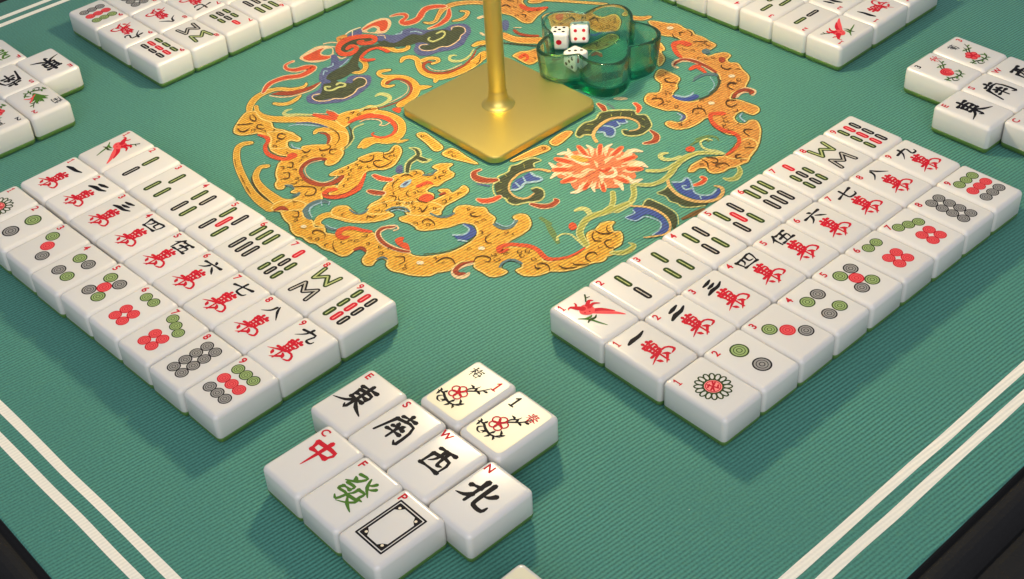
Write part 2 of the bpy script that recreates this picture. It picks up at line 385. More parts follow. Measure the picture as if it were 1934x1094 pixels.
MED = """cloud CR 4 0 -1386,-920 -1452,-817 -1441,-697 -1380,-599 -1384,-505 -1413,-461 -1446,-500 -1472,-572 -1532,-607 -1589,-579 -1593,-511|34 59 74 74 70 57 81 72 45 32 34
cloud R 4.2 0 -1386,-920 -1452,-817 -1441,-697 -1380,-599 -1384,-505 -1413,-461 -1446,-500 -1472,-572 -1532,-607 -1589,-579 -1593,-511|18 40 50 49 50 41 56 47 27 16 11
cloud BO 1 0 -1232,-1144 -1301,-1091 -1358,-1012 -1378,-936 -1373,-864 -1339,-806 -1280,-766 -1246,-714 -1240,-661 -1265,-629|45 60 69 70 70 65 64 61 43 24
cloud YL 2 0 -1232,-1144 -1301,-1091 -1358,-1012 -1378,-936 -1373,-864 -1339,-806 -1280,-766 -1246,-714 -1240,-661 -1265,-629|36 50 56 55 52 47 46 43 28 13
cloud Y 3 0 -1232,-1144 -1301,-1091 -1358,-1012 -1378,-936 -1373,-864 -1339,-806 -1280,-766 -1246,-714 -1240,-661 -1265,-629|26 39 42 37 32 26 26 22 12 1
dragon BO 1 0 -1269,-1061 -1206,-1095 -1134,-1105 -1057,-1085 -982,-1028 -907,-959 -828,-893 -753,-855 -664,-835 -579,-844 -509,-878 -445,-940 -416,-998|39 41 60 84 95 91 88 87 95 92 92 108 123
dragon YL 2 0 -1269,-1061 -1206,-1095 -1134,-1105 -1057,-1085 -982,-1028 -907,-959 -828,-893 -753,-855 -664,-835 -579,-844 -509,-878 -445,-940 -416,-998|30 32 48 68 79 74 72 73 83 82 83 98 111
dragon Y 3 0 -1269,-1061 -1206,-1095 -1134,-1105 -1057,-1085 -982,-1028 -907,-959 -828,-893 -753,-855 -664,-835 -579,-844 -509,-878 -445,-940 -416,-998|20 21 34 51 60 56 54 57 69 71 73 87 99
cloud CR 4 0 -1315,-911 -1248,-877 -1194,-814 -1169,-738 -1156,-652 -1191,-555|13 14 14 14 12 10
cloud DR 4 0 -1323,-893 -1289,-848 -1231,-788 -1202,-714 -1189,-628 -1201,-554|8 50 63 51 36 8
cloud BO 1 0 -1206,-950 -1165,-929 -1133,-884 -1135,-819 -1157,-760|43 56 58 52 31
cloud YL 2 0 -1206,-950 -1165,-929 -1133,-884 -1135,-819 -1157,-760|27 39 41 37 18
cloud Y 3 0 -1206,-950 -1165,-929 -1133,-884 -1135,-819 -1157,-760|9 19 21 21 3
cloud PU 4 1 -1101,-749 -1034,-779 -965,-742 -908,-677 -867,-612 -853,-494 -902,-338 -991,-255 -1054,-285 -1109,-362 -1067,-434 -1154,-459 -1273,-415 -1308,-475 -1228,-541 -1183,-554 -1125,-623 -1118,-711|
cloud DG 4.1 1 -1063,-714 -1000,-716 -952,-625 -895,-559 -900,-471 -925,-413 -934,-353 -978,-312 -1026,-321 -1048,-363 -1020,-405 -1055,-437 -1126,-461 -1229,-403 -1226,-470 -1141,-502 -1155,-556 -1106,-606 -1061,-658|
cloud CR 4.3 0 -1069,-659 -1087,-696 -1061,-725 -1004,-725 -955,-680 -936,-623 -891,-575 -892,-490 -924,-426 -922,-369 -958,-321 -1010,-307 -1045,-332 -1040,-376|13 11 7 11 13 13 13 10 10 10 7 10 13 11
cloud PG 4.3 0 -1095,-549 -1115,-573 -1070,-593 -1040,-558 -1041,-512 -1022,-475 -1046,-449 -1086,-472 -1077,-498|24 16 19 24 23 21 17 25 18
dragon BO 1 2 -1250,-1148 -1228,-1205 -1175,-1283 -1134,-1334 -1084,-1362 -1031,-1344 -991,-1294 -969,-1255 -913,-1240 -827,-1258 -749,-1301 -677,-1233 -724,-1188 -724,-1151 -684,-1126 -697,-1096 -740,-1092 -799,-1098 -866,-1110 -941,-1142 -1018,-1113 -1094,-1133 -1184,-1113 -1220,-1107|27
dragon YL 2 1 -1250,-1148 -1228,-1205 -1175,-1283 -1134,-1334 -1084,-1362 -1031,-1344 -991,-1294 -969,-1255 -913,-1240 -827,-1258 -749,-1301 -677,-1233 -724,-1188 -724,-1151 -684,-1126 -697,-1096 -740,-1092 -799,-1098 -866,-1110 -941,-1142 -1018,-1113 -1094,-1133 -1184,-1113 -1220,-1107|
dragon Y 3 1 -1250,-1148 -1228,-1205 -1175,-1283 -1134,-1334 -1084,-1362 -1031,-1344 -991,-1294 -969,-1255 -913,-1240 -827,-1258 -749,-1301 -677,-1233 -724,-1188 -724,-1151 -684,-1126 -697,-1096 -740,-1092 -799,-1098 -866,-1110 -941,-1142 -1018,-1113 -1094,-1133 -1184,-1113 -1220,-1107|
dragon YL 3.5 2 -1250,-1148 -1228,-1205 -1175,-1283 -1134,-1334 -1084,-1362 -1031,-1344 -991,-1294 -969,-1255 -913,-1240 -827,-1258 -749,-1301 -677,-1233 -724,-1188 -724,-1151 -684,-1126 -697,-1096 -740,-1092 -799,-1098 -866,-1110 -941,-1142 -1018,-1113 -1094,-1133 -1184,-1113 -1220,-1107|11
dragon BR 6 0 -1116,-1317 -1073,-1327 -1047,-1303 -1056,-1261|4 11 14 6
dragon BR 6 0 -1159,-1294 -1118,-1249 -1092,-1207|7 14 7
dragon BR 6 0 -1016,-1174 -1050,-1193 -1025,-1220 -989,-1212 -982,-1186|6 12 8 12 7
dragon BR 6 0 -1194,-1161 -1154,-1188 -1108,-1184 -1132,-1155 -1191,-1145|4 7 14 7 4
dragon BR 6 0 -832,-1141 -847,-1167 -813,-1197 -776,-1187 -785,-1147|7 9 8 12 6
dragon PG 4 0 -1050,-912 -1061,-947 -1044,-984 -1002,-977 -957,-923 -882,-860|10 25 23 42 28 19
dragon R 4 0 -871,-849 -799,-821 -731,-784|30 51 52
dragon R 4 0 -834,-764 -784,-757 -747,-748|22 53 31
dragon CR 4.3 0 -890,-841 -829,-798 -822,-779|9 9 9
dragon CR 4.3 0 -857,-753 -808,-733 -747,-735|8 7 7
dragon PU 4 0 -874,-995 -814,-934 -734,-900 -675,-883|17 16 15 14
dragon LB 4 0 -882,-1056 -851,-999 -767,-938 -719,-912|7 15 15 7
dragon BO 1 0 -676,-990 -693,-952 -660,-907 -590,-897 -524,-929 -475,-980 -452,-1031|31 60 71 57 53 64 71
dragon YL 2 0 -676,-990 -693,-952 -660,-907 -590,-897 -524,-929 -475,-980 -452,-1031|20 44 56 47 44 53 60
dragon Y 3 0 -676,-990 -693,-952 -660,-907 -590,-897 -524,-929 -475,-980 -452,-1031|7 27 39 35 34 42 47
dragon DR 4 0 -652,-961 -608,-939 -548,-963 -506,-1009|8 26 24 16
dragon BR 6 0 -656,-878 -564,-880 -490,-921 -452,-983|5 8 7 4
dragon BO 1 2 -724,-777 -743,-732 -729,-654 -691,-581 -678,-504 -605,-501 -595,-569 -609,-633 -612,-712 -590,-792 -616,-803 -686,-793|27
dragon YL 2 1 -724,-777 -743,-732 -729,-654 -691,-581 -678,-504 -605,-501 -595,-569 -609,-633 -612,-712 -590,-792 -616,-803 -686,-793|
dragon Y 3 1 -724,-777 -743,-732 -729,-654 -691,-581 -678,-504 -605,-501 -595,-569 -609,-633 -612,-712 -590,-792 -616,-803 -686,-793|
dragon YL 3.5 2 -724,-777 -743,-732 -729,-654 -691,-581 -678,-504 -605,-501 -595,-569 -609,-633 -612,-712 -590,-792 -616,-803 -686,-793|11
dragon R 4 0 -612,-744 -612,-681 -601,-626 -577,-584|25 43 47 57
dragon BR 6 0 -668,-726 -661,-706 -634,-733|7 9 4
dragon BR 6 0 -676,-669 -695,-636 -698,-665|5 9 7
dragon BR 6 0 -646,-591 -661,-566 -640,-534|4 13 7
dragon DG 4 0 -571,-775 -484,-818 -405,-891 -381,-958|10 20 22 13
dragon PG 4.3 0 -523,-693 -531,-750 -502,-797 -431,-842 -391,-902 -370,-954|16 13 9 9 11 12
dragon BO 1 0 -654,-617 -613,-553 -549,-508 -471,-487 -379,-490 -303,-527 -247,-586 -230,-643 -238,-699 -289,-746 -311,-791 -294,-860|75 74 68 67 64 61 70 94 101 79 82 54
dragon YL 2 0 -654,-617 -613,-553 -549,-508 -471,-487 -379,-490 -303,-527 -247,-586 -230,-643 -238,-699 -289,-746 -311,-791 -294,-860|58 57 52 54 54 52 60 80 85 63 68 42
dragon Y 3 0 -654,-617 -613,-553 -549,-508 -471,-487 -379,-490 -303,-527 -247,-586 -230,-643 -238,-699 -289,-746 -311,-791 -294,-860|38 38 35 39 42 42 48 65 67 45 52 28
dragon R 4 0 -597,-661 -575,-602 -523,-554 -445,-533 -365,-547 -308,-580 -276,-637 -288,-697 -328,-728 -376,-730 -385,-708|37 48 53 46 33 25 26 27 24 16 13
dragon CR 4.3 0 -560,-689 -549,-635 -494,-590 -442,-593 -428,-623|12 13 12 7 9
dragon CR 4.3 0 -428,-623 -397,-603 -402,-555|11 11 9
dragon BO 1 0 -317,-887 -327,-848 -340,-794 -304,-749|37 61 84 79
dragon YL 2 0 -317,-887 -327,-848 -340,-794 -304,-749|25 49 69 63
dragon Y 3 0 -317,-887 -327,-848 -340,-794 -304,-749|11 35 52 45
dragon BO 1 0 -207,-664 -171,-655 -149,-604|66 57 25
dragon YL 2 0 -207,-664 -171,-655 -149,-604|53 41 9
dragon Y 3 0 -207,-664 -171,-655 -149,-604|38 23 2
dragon PG 4 0 -752,-401 -749,-361 -708,-341 -660,-346 -634,-385 -629,-456 -673,-538 -672,-602|18 40 44 29 34 28 23 17
dragon BO 1 0 -966,-107 -995,-162 -967,-198 -913,-187 -858,-141 -792,-101 -702,-100 -621,-134 -566,-204 -545,-290 -530,-355|50 62 40 65 77 76 67 60 72 80 80
dragon YL 2 0 -966,-107 -995,-162 -967,-198 -913,-187 -858,-141 -792,-101 -702,-100 -621,-134 -566,-204 -545,-290 -530,-355|31 45 30 48 60 60 55 51 61 67 67
dragon Y 3 0 -966,-107 -995,-162 -967,-198 -913,-187 -858,-141 -792,-101 -702,-100 -621,-134 -566,-204 -545,-290 -530,-355|10 27 18 29 40 43 42 41 48 52 52
dragon BO 1 0 -775,-221 -792,-261 -839,-266 -875,-218 -866,-168|38 56 36 52 65
dragon YL 2 0 -775,-221 -792,-261 -839,-266 -875,-218 -866,-168|20 39 26 38 48
dragon Y 3 0 -775,-221 -792,-261 -839,-266 -875,-218 -866,-168|2 19 16 23 29
dragon DR 4 0 -828,-236 -838,-191 -815,-142 -749,-123 -665,-148 -602,-210 -575,-291 -579,-387 -609,-492 -665,-570|31 21 26 29 21 19 16 14 11 10
dragon CR 4.3 0 -776,-154 -714,-151 -665,-175 -621,-228 -606,-306 -605,-398|8 6 5 7 8 8
dragon BO 1 0 -610,-117 -587,-83 -562,-50|88 68 30
dragon YL 2 0 -610,-117 -587,-83 -562,-50|70 50 12
dragon Y 3 0 -610,-117 -587,-83 -562,-50|50 30 2
dragon R 4.4 1 -523,-438 -515,-393 -474,-394 -452,-437|
dragon BO 1 0 -589,10 -616,54 -595,94 -583,187|32 65 75 72
dragon YL 2 0 -589,10 -616,54 -595,94 -583,187|22 50 57 55
dragon Y 3 0 -589,10 -616,54 -595,94 -583,187|10 33 38 37
dragon BO 1 0 -990,24 -1019,75 -994,120 -931,127 -860,85 -769,50 -686,55 -616,99 -582,186 -574,283 -590,402 -629,523|31 61 69 54 57 76 95 109 108 105 94 93
dragon YL 2 0 -990,24 -1019,75 -994,120 -931,127 -860,85 -769,50 -686,55 -616,99 -582,186 -574,283 -590,402 -629,523|19 45 51 42 47 64 79 90 91 90 80 80
dragon Y 3 0 -990,24 -1019,75 -994,120 -931,127 -860,85 -769,50 -686,55 -616,99 -582,186 -574,283 -590,402 -629,523|6 27 30 29 36 50 61 70 72 73 65 65
dragon BO 1 0 -802,167 -796,214 -835,233 -882,200 -889,144|45 42 55 62 65
dragon YL 2 0 -802,167 -796,214 -835,233 -882,200 -889,144|28 30 40 43 48
dragon Y 3 0 -802,167 -796,214 -835,233 -882,200 -889,144|9 17 22 21 29
dragon DR 4 0 -826,173 -849,138 -811,88 -729,71 -655,111 -613,178 -609,279 -629,366 -683,467 -717,516|21 33 22 30 31 29 25 21 15 6
dragon CR 4.3 0 -797,115 -730,106 -671,139 -640,202 -636,303|6 8 9 9 8
dragon PG 4 0 -760,361 -788,333 -758,291 -713,293 -676,338 -684,416 -737,512|11 27 22 40 29 18 10
dragon BO 1 0 -778,548 -774,595 -754,628|55 80 85
dragon YL 2 0 -778,548 -774,595 -754,628|38 62 65
dragon Y 3 0 -778,548 -774,595 -754,628|19 41 44
dragon BR 6 0 -717,516 -726,581 -702,588|6 15 7
dragon BR 6 0 -637,487 -570,420 -550,367|4 9 5
cloud PU 4 1 -1451,177 -1351,237 -1350,314 -1352,373 -1311,425 -1227,455 -1142,563 -1144,637 -1099,708 -1032,722 -952,673 -892,577 -846,501 -845,400 -892,313 -911,224 -963,177 -1053,196 -1121,267 -1177,201 -1275,141 -1354,100|
cloud DG 4.1 1 -1367,103 -1297,144 -1243,185 -1257,337 -1187,386 -1189,459 -1133,555 -1075,577 -1097,633 -1060,674 -997,648 -954,566 -912,501 -918,406 -942,356 -969,280 -1025,250 -1063,275 -1031,333 -1109,307 -1144,202 -1212,125 -1299,91|
cloud CR 4.3 0 -1048,318 -1071,282 -1048,245 -992,244 -949,291 -942,363 -902,414 -920,522 -958,577 -976,636 -1035,674 -1085,659 -1105,618 -1079,588|14 12 7 13 14 14 13 10 9 8 9 15 12 7
cloud PG 4.3 0 -1118,478 -1115,526 -1073,518 -1043,471 -1038,416 -1049,376 -1095,372 -1112,401|22 25 12 17 21 24 13 14
cloud LB 4.3 0 -1283,359 -1263,392 -1209,404|16 15 13
cloud LB 4.3 0 -1339,263 -1323,292 -1342,321|16 14 9
cloud CR 4.3 0 -1429,159 -1392,186 -1348,165|13 10 7
cloud CR 4 0 -1594,419 -1579,472 -1541,506 -1496,491 -1479,444 -1460,414 -1423,424 -1400,476 -1414,549 -1463,623 -1485,694 -1455,757 -1413,795|34 50 57 36 50 48 90 88 65 62 81 82 69
cloud R 4.2 0 -1594,419 -1579,472 -1541,506 -1496,491 -1479,444 -1460,414 -1423,424 -1400,476 -1414,549 -1463,623 -1485,694 -1455,757 -1413,795|9 24 35 23 34 34 65 66 48 46 58 55 43
cloud BO 1 0 -1327,531 -1289,550 -1282,602 -1339,687 -1386,772 -1387,862 -1347,939 -1285,1006 -1217,1051|41 60 48 49 71 87 87 82 80
cloud YL 2 0 -1327,531 -1289,550 -1282,602 -1339,687 -1386,772 -1387,862 -1347,939 -1285,1006 -1217,1051|21 39 34 37 55 67 65 60 58
cloud OR 3 0 -1327,531 -1289,550 -1282,602 -1339,687 -1386,772 -1387,862 -1347,939 -1285,1006 -1217,1051|2 16 19 24 39 45 41 36 35
cloud CR 4 0 -1224,488 -1214,574 -1230,652 -1271,725 -1349,796|33 55 63 51 29
cloud R 4.2 0 -1224,488 -1214,574 -1230,652 -1271,725 -1349,796|10 34 46 38 17
cloud BO 1 0 -1180,697 -1153,755 -1175,826 -1213,863 -1257,839|43 59 45 51 43
cloud YL 2 0 -1180,697 -1153,755 -1175,826 -1213,863 -1257,839|23 42 32 37 22
cloud OR 3 0 -1180,697 -1153,755 -1175,826 -1213,863 -1257,839|2 22 19 22 2
cloud CR 4 0 -1068,857 -1062,889|36 36
cloud CR 4 0 -880,708 -837,702|23 23
cloud CR 4 1 -1593,-453 -1627,-369 -1641,-278 -1622,-225 -1580,-209 -1530,-192 -1447,-248 -1419,-310 -1440,-393 -1504,-445|
cloud R 4.2 1 -1581,-429 -1590,-349 -1593,-280 -1579,-237 -1555,-288 -1506,-317 -1441,-279 -1434,-331 -1482,-396 -1522,-432|
cloud G 4.3 1 -1531,-296 -1553,-243 -1525,-203 -1463,-256 -1491,-296|
cloud CR 4 1 -1603,132 -1639,238 -1631,338 -1585,380 -1520,360 -1463,303 -1426,230 -1449,179 -1554,115|
cloud R 4.2 1 -1599,150 -1613,253 -1590,341 -1541,341 -1471,281 -1451,230 -1477,215 -1526,247 -1577,224 -1577,140|
cloud G 4.3 1 -1552,155 -1555,213 -1511,214 -1488,174 -1525,141|
cloud PU 4 1 -1591,-9 -1621,69 -1603,132 -1530,75 -1558,20|
cloud DG 4.1 1 -1587,-81 -1523,7 -1458,95 -1397,61 -1439,-37 -1405,-152 -1445,-189|
cloud DG 4 1 -1267,-257 -1311,-183 -1384,-45 -1353,12 -1326,95 -1341,142 -1265,151 -1193,127 -1303,42 -1298,-99 -1191,-216 -1129,-244 -1135,-306 -1123,-434 -1193,-498 -1244,-447 -1255,-360|
cloud PU 4.1 1 -1450,-266 -1418,-237 -1333,-274 -1327,-198 -1284,-244 -1265,-326 -1254,-400 -1277,-436 -1201,-505 -1233,-534 -1338,-436 -1333,-374 -1381,-318|
cloud OR 4.2 1 -1635,-79 -1634,-18 -1600,-2 -1535,-93 -1559,-116|
cloud R 4.4 0 -1435,-129 -1445,-83 -1406,-66 -1369,-108 -1365,-162 -1398,-197 -1468,-188 -1526,-130 -1550,-55 -1536,17 -1490,79 -1436,116 -1384,96 -1379,47 -1421,-3 -1460,-3 -1449,26|31 55 35 43 62 59 40 50 71 67 63 50 34 61 53 26 29
cloud CR 4 0 -1632,-197 -1609,-146 -1551,-108|18 18 17
cloud CR 4 0 -1604,-218 -1529,-166|17 17
cloud CW 4.5 0 -1624,3 -1637,67 -1625,142|13 14 15
cloud CW 4.5 0 -1571,24 -1625,66|7 7
cloud BO 1 0 -1133,-304 -1097,-269 -1111,-214 -1168,-167 -1244,-154 -1287,-133 -1319,-62 -1307,32 -1250,83 -1201,99 -1155,103 -1121,138 -1114,184 -1140,212 -1169,205|50 64 49 49 45 38 57 64 67 63 66 72 56 39 43
cloud YL 2 0 -1133,-304 -1097,-269 -1111,-214 -1168,-167 -1244,-154 -1287,-133 -1319,-62 -1307,32 -1250,83 -1201,99 -1155,103 -1121,138 -1114,184 -1140,212 -1169,205|31 46 38 39 34 27 41 44 48 47 48 52 42 28 26
cloud Y 3 0 -1133,-304 -1097,-269 -1111,-214 -1168,-167 -1244,-154 -1287,-133 -1319,-62 -1307,32 -1250,83 -1201,99 -1155,103 -1121,138 -1114,184 -1140,212 -1169,205|10 26 26 28 22 15 23 22 27 29 28 30 26 16 7
cloud R 4.4 0 -1166,-94 -1197,-137 -1250,-139 -1279,-96 -1299,-30 -1280,31 -1227,50 -1179,53|32 46 27 29 32 33 36 40
cloud LB 4.3 0 -1347,-330 -1321,-349 -1324,-394|8 12 15
cloud LB 4.3 0 -1285,-429 -1303,-439 -1263,-479|15 11 9
cloud CR 4.3 0 -1396,-246 -1355,-244 -1348,-209|11 15 14
cloud LB 4.3 0 -1265,-326 -1283,-272 -1310,-211|10 10 9
dragon BO 1 0 -904,-1361 -929,-1406 -904,-1464 -800,-1539 -675,-1598 -544,-1646 -409,-1687 -287,-1704 -170,-1702|63 65 55 56 58 59 64 75 89
dragon YL 2 0 -904,-1361 -929,-1406 -904,-1464 -800,-1539 -675,-1598 -544,-1646 -409,-1687 -287,-1704 -170,-1702|46 50 45 47 50 50 55 65 79
dragon Y 3 0 -904,-1361 -929,-1406 -904,-1464 -800,-1539 -675,-1598 -544,-1646 -409,-1687 -287,-1704 -170,-1702|28 34 35 38 40 41 45 54 68
dragon BO 1 0 -587,-1445 -606,-1487 -555,-1554 -486,-1592 -392,-1615 -293,-1622 -188,-1622 -128,-1592|59 52 51 52 64 74 90 110
dragon YL 2 0 -587,-1445 -606,-1487 -555,-1554 -486,-1592 -392,-1615 -293,-1622 -188,-1622 -128,-1592|44 39 42 44 55 64 79 97
dragon Y 3 0 -587,-1445 -606,-1487 -555,-1554 -486,-1592 -392,-1615 -293,-1622 -188,-1622 -128,-1592|26 25 32 34 44 53 66 83
dragon BR 6 0 -555,-1588 -495,-1623 -412,-1646 -327,-1665 -236,-1667|3 6 7 7 4
dragon BR 6 0 -809,-1548 -714,-1600|4 3
dragon BR 6 0 -622,-1628 -516,-1665|4 4
dragon BR 6 0 -482,-1677 -392,-1705|4 4
dragon BO 1 2 -926,-1197 -851,-1226 -779,-1281 -724,-1314 -644,-1311 -576,-1283 -558,-1360 -502,-1424 -449,-1466 -401,-1489 -370,-1528 -319,-1547 -295,-1524 -315,-1487 -287,-1461 -233,-1477 -220,-1509 -169,-1483 -146,-1517 -157,-1571 -195,-1628 -170,-1702 -111,-1688 -15,-1566 -40,-1514 -14,-1425 -62,-1383 -40,-1296 -66,-1265 -128,-1334 -244,-1365 -347,-1348 -423,-1293 -444,-1231 -436,-1165 -369,-1125 -320,-1162 -285,-1146 -288,-1085 -339,-1003 -392,-981 -399,-927 -478,-855 -543,-842 -624,-917 -540,-949 -504,-1013 -558,-1075 -601,-1140 -583,-1171 -630,-1215 -688,-1209 -736,-1169 -718,-1139 -678,-1126 -696,-1095 -759,-1092 -819,-1098|27
dragon YL 2 1 -926,-1197 -851,-1226 -779,-1281 -724,-1314 -644,-1311 -576,-1283 -558,-1360 -502,-1424 -449,-1466 -401,-1489 -370,-1528 -319,-1547 -295,-1524 -315,-1487 -287,-1461 -233,-1477 -220,-1509 -169,-1483 -146,-1517 -157,-1571 -195,-1628 -170,-1702 -111,-1688 -15,-1566 -40,-1514 -14,-1425 -62,-1383 -40,-1296 -66,-1265 -128,-1334 -244,-1365 -347,-1348 -423,-1293 -444,-1231 -436,-1165 -369,-1125 -320,-1162 -285,-1146 -288,-1085 -339,-1003 -392,-981 -399,-927 -478,-855 -543,-842 -624,-917 -540,-949 -504,-1013 -558,-1075 -601,-1140 -583,-1171 -630,-1215 -688,-1209 -736,-1169 -718,-1139 -678,-1126 -696,-1095 -759,-1092 -819,-1098|
dragon Y 3 1 -926,-1197 -851,-1226 -779,-1281 -724,-1314 -644,-1311 -576,-1283 -558,-1360 -502,-1424 -449,-1466 -401,-1489 -370,-1528 -319,-1547 -295,-1524 -315,-1487 -287,-1461 -233,-1477 -220,-1509 -169,-1483 -146,-1517 -157,-1571 -195,-1628 -170,-1702 -111,-1688 -15,-1566 -40,-1514 -14,-1425 -62,-1383 -40,-1296 -66,-1265 -128,-1334 -244,-1365 -347,-1348 -423,-1293 -444,-1231 -436,-1165 -369,-1125 -320,-1162 -285,-1146 -288,-1085 -339,-1003 -392,-981 -399,-927 -478,-855 -543,-842 -624,-917 -540,-949 -504,-1013 -558,-1075 -601,-1140 -583,-1171 -630,-1215 -688,-1209 -736,-1169 -718,-1139 -678,-1126 -696,-1095 -759,-1092 -819,-1098|
dragon YL 3.5 2 -926,-1197 -851,-1226 -779,-1281 -724,-1314 -644,-1311 -576,-1283 -558,-1360 -502,-1424 -449,-1466 -401,-1489 -370,-1528 -319,-1547 -295,-1524 -315,-1487 -287,-1461 -233,-1477 -220,-1509 -169,-1483 -146,-1517 -157,-1571 -195,-1628 -170,-1702 -111,-1688 -15,-1566 -40,-1514 -14,-1425 -62,-1383 -40,-1296 -66,-1265 -128,-1334 -244,-1365 -347,-1348 -423,-1293 -444,-1231 -436,-1165 -369,-1125 -320,-1162 -285,-1146 -288,-1085 -339,-1003 -392,-981 -399,-927 -478,-855 -543,-842 -624,-917 -540,-949 -504,-1013 -558,-1075 -601,-1140 -583,-1171 -630,-1215 -688,-1209 -736,-1169 -718,-1139 -678,-1126 -696,-1095 -759,-1092 -819,-1098|11
dragon DR 4.2 0 -366,-1134 -405,-1159 -426,-1214 -409,-1280 -364,-1330 -285,-1358 -210,-1355 -141,-1325 -106,-1269 -111,-1207 -124,-1173|33 35 36 30 26 32 41 40 40 41 31
dragon CR 4.3 0 -373,-1158 -398,-1223 -378,-1285 -319,-1322 -247,-1334 -161,-1310 -136,-1252 -145,-1205|10 9 6 5 7 9 9 8
dragon R 4.2 0 -943,-1263 -873,-1246 -828,-1266 -797,-1310 -735,-1348 -666,-1355 -594,-1335 -554,-1298 -562,-1258|22 34 29 29 30 40 39 44 74
dragon BR 6 0 -807,-1136 -844,-1158 -817,-1195 -781,-1185 -781,-1155|6 12 7 12 6
dragon BR 6 0 -526,-1129 -522,-1174 -569,-1175|6 13 5
dragon BR 6 0 -500,-1082 -468,-1088 -446,-1044 -464,-1012 -493,-1015|4 11 12 6 5
dragon BR 6 0 -368,-1054 -397,-1069 -428,-1039 -407,-1007|6 8 11 7
dragon BR 6 0 -505,-1322 -487,-1306 -448,-1339 -473,-1362|6 8 10 6
dragon BR 6 0 -435,-1419 -407,-1392 -362,-1430 -387,-1470|6 8 10 6
dragon BR 6 0 -256,-1466 -211,-1418 -160,-1381 -116,-1390 -90,-1431 -122,-1472 -151,-1433|6 9 10 7 11 7 4
dragon LB 4.3 0 -681,-1178 -637,-1192 -590,-1172|9 12 14
dragon SL 4.3 0 -308,-1492 -280,-1471 -236,-1480|16 23 12
dragon SL 4.3 0 -177,-1534 -166,-1502 -174,-1482|16 30 19
dragon BO 1 2 -197,-1219 -206,-1159 -198,-1082 -196,-987 -213,-968 -204,-901 -182,-845 -140,-817 -125,-780 -155,-712 -126,-698 -68,-727 -15,-795 20,-866 15,-929 -38,-990 -50,-1047 -7,-1109 31,-1151 62,-1222 53,-1297 25,-1345 -28,-1351 -43,-1299 -94,-1190 -124,-1162 -166,-1201|27
dragon YL 2 1 -197,-1219 -206,-1159 -198,-1082 -196,-987 -213,-968 -204,-901 -182,-845 -140,-817 -125,-780 -155,-712 -126,-698 -68,-727 -15,-795 20,-866 15,-929 -38,-990 -50,-1047 -7,-1109 31,-1151 62,-1222 53,-1297 25,-1345 -28,-1351 -43,-1299 -94,-1190 -124,-1162 -166,-1201|
dragon Y 3 1 -197,-1219 -206,-1159 -198,-1082 -196,-987 -213,-968 -204,-901 -182,-845 -140,-817 -125,-780 -155,-712 -126,-698 -68,-727 -15,-795 20,-866 15,-929 -38,-990 -50,-1047 -7,-1109 31,-1151 62,-1222 53,-1297 25,-1345 -28,-1351 -43,-1299 -94,-1190 -124,-1162 -166,-1201|
dragon YL 3.5 2 -197,-1219 -206,-1159 -198,-1082 -196,-987 -213,-968 -204,-901 -182,-845 -140,-817 -125,-780 -155,-712 -126,-698 -68,-727 -15,-795 20,-866 15,-929 -38,-990 -50,-1047 -7,-1109 31,-1151 62,-1222 53,-1297 25,-1345 -28,-1351 -43,-1299 -94,-1190 -124,-1162 -166,-1201|11
dragon R 4.3 0 -34,-1055 22,-1126 66,-1196 67,-1278 38,-1343 -6,-1379 -51,-1372 -58,-1329 -37,-1298|15 29 42 46 45 39 32 47 38
dragon DR 4.4 0 -39,-1383 18,-1340 51,-1266 37,-1179|11 11 11 10
dragon SL 4.2 0 52,-1411 -1,-1440 -13,-1505 16,-1569|22 44 44 47
dragon LB 4.3 0 46,-1401 71,-1431|8 8
dragon LB 4.3 0 5,-1439 47,-1465|8 8
dragon LB 4.3 0 15,-1452 7,-1503 33,-1557|13 11 10
dragon DR 4.3 0 -134,-1700 -123,-1657 -73,-1642|16 47 13
dragon BR 6 0 -177,-911 -162,-885 -128,-924 -147,-976 -192,-984|6 7 10 11 5
dragon BR 6 0 -76,-887 -104,-913 -88,-944 -26,-945 -11,-884 -23,-838|6 10 7 12 9 5
dragon BR 6 0 -140,-817 -99,-850 -44,-845|4 8 5
dragon BR 6 0 -134,-729 -104,-772 -116,-830|4 10 6
dragon BO 1 2 147,-998 122,-943 145,-876 167,-809 208,-782 254,-796 283,-747 282,-702 225,-698 234,-643 290,-591 305,-635 334,-654 379,-656 404,-690 404,-757 410,-818 390,-837 393,-889 418,-909 463,-900 512,-941 521,-889 517,-849 454,-843 488,-800 539,-807 542,-749 532,-703 583,-711 609,-752 613,-835 611,-923 640,-990 654,-1019 522,-1144 445,-1111 400,-1132 378,-1185 404,-1235 321,-1313 263,-1250 260,-1167 237,-1113 189,-1081|27
dragon YL 2 1 147,-998 122,-943 145,-876 167,-809 208,-782 254,-796 283,-747 282,-702 225,-698 234,-643 290,-591 305,-635 334,-654 379,-656 404,-690 404,-757 410,-818 390,-837 393,-889 418,-909 463,-900 512,-941 521,-889 517,-849 454,-843 488,-800 539,-807 542,-749 532,-703 583,-711 609,-752 613,-835 611,-923 640,-990 654,-1019 522,-1144 445,-1111 400,-1132 378,-1185 404,-1235 321,-1313 263,-1250 260,-1167 237,-1113 189,-1081|
dragon Y 3 1 147,-998 122,-943 145,-876 167,-809 208,-782 254,-796 283,-747 282,-702 225,-698 234,-643 290,-591 305,-635 334,-654 379,-656 404,-690 404,-757 410,-818 390,-837 393,-889 418,-909 463,-900 512,-941 521,-889 517,-849 454,-843 488,-800 539,-807 542,-749 532,-703 583,-711 609,-752 613,-835 611,-923 640,-990 654,-1019 522,-1144 445,-1111 400,-1132 378,-1185 404,-1235 321,-1313 263,-1250 260,-1167 237,-1113 189,-1081|
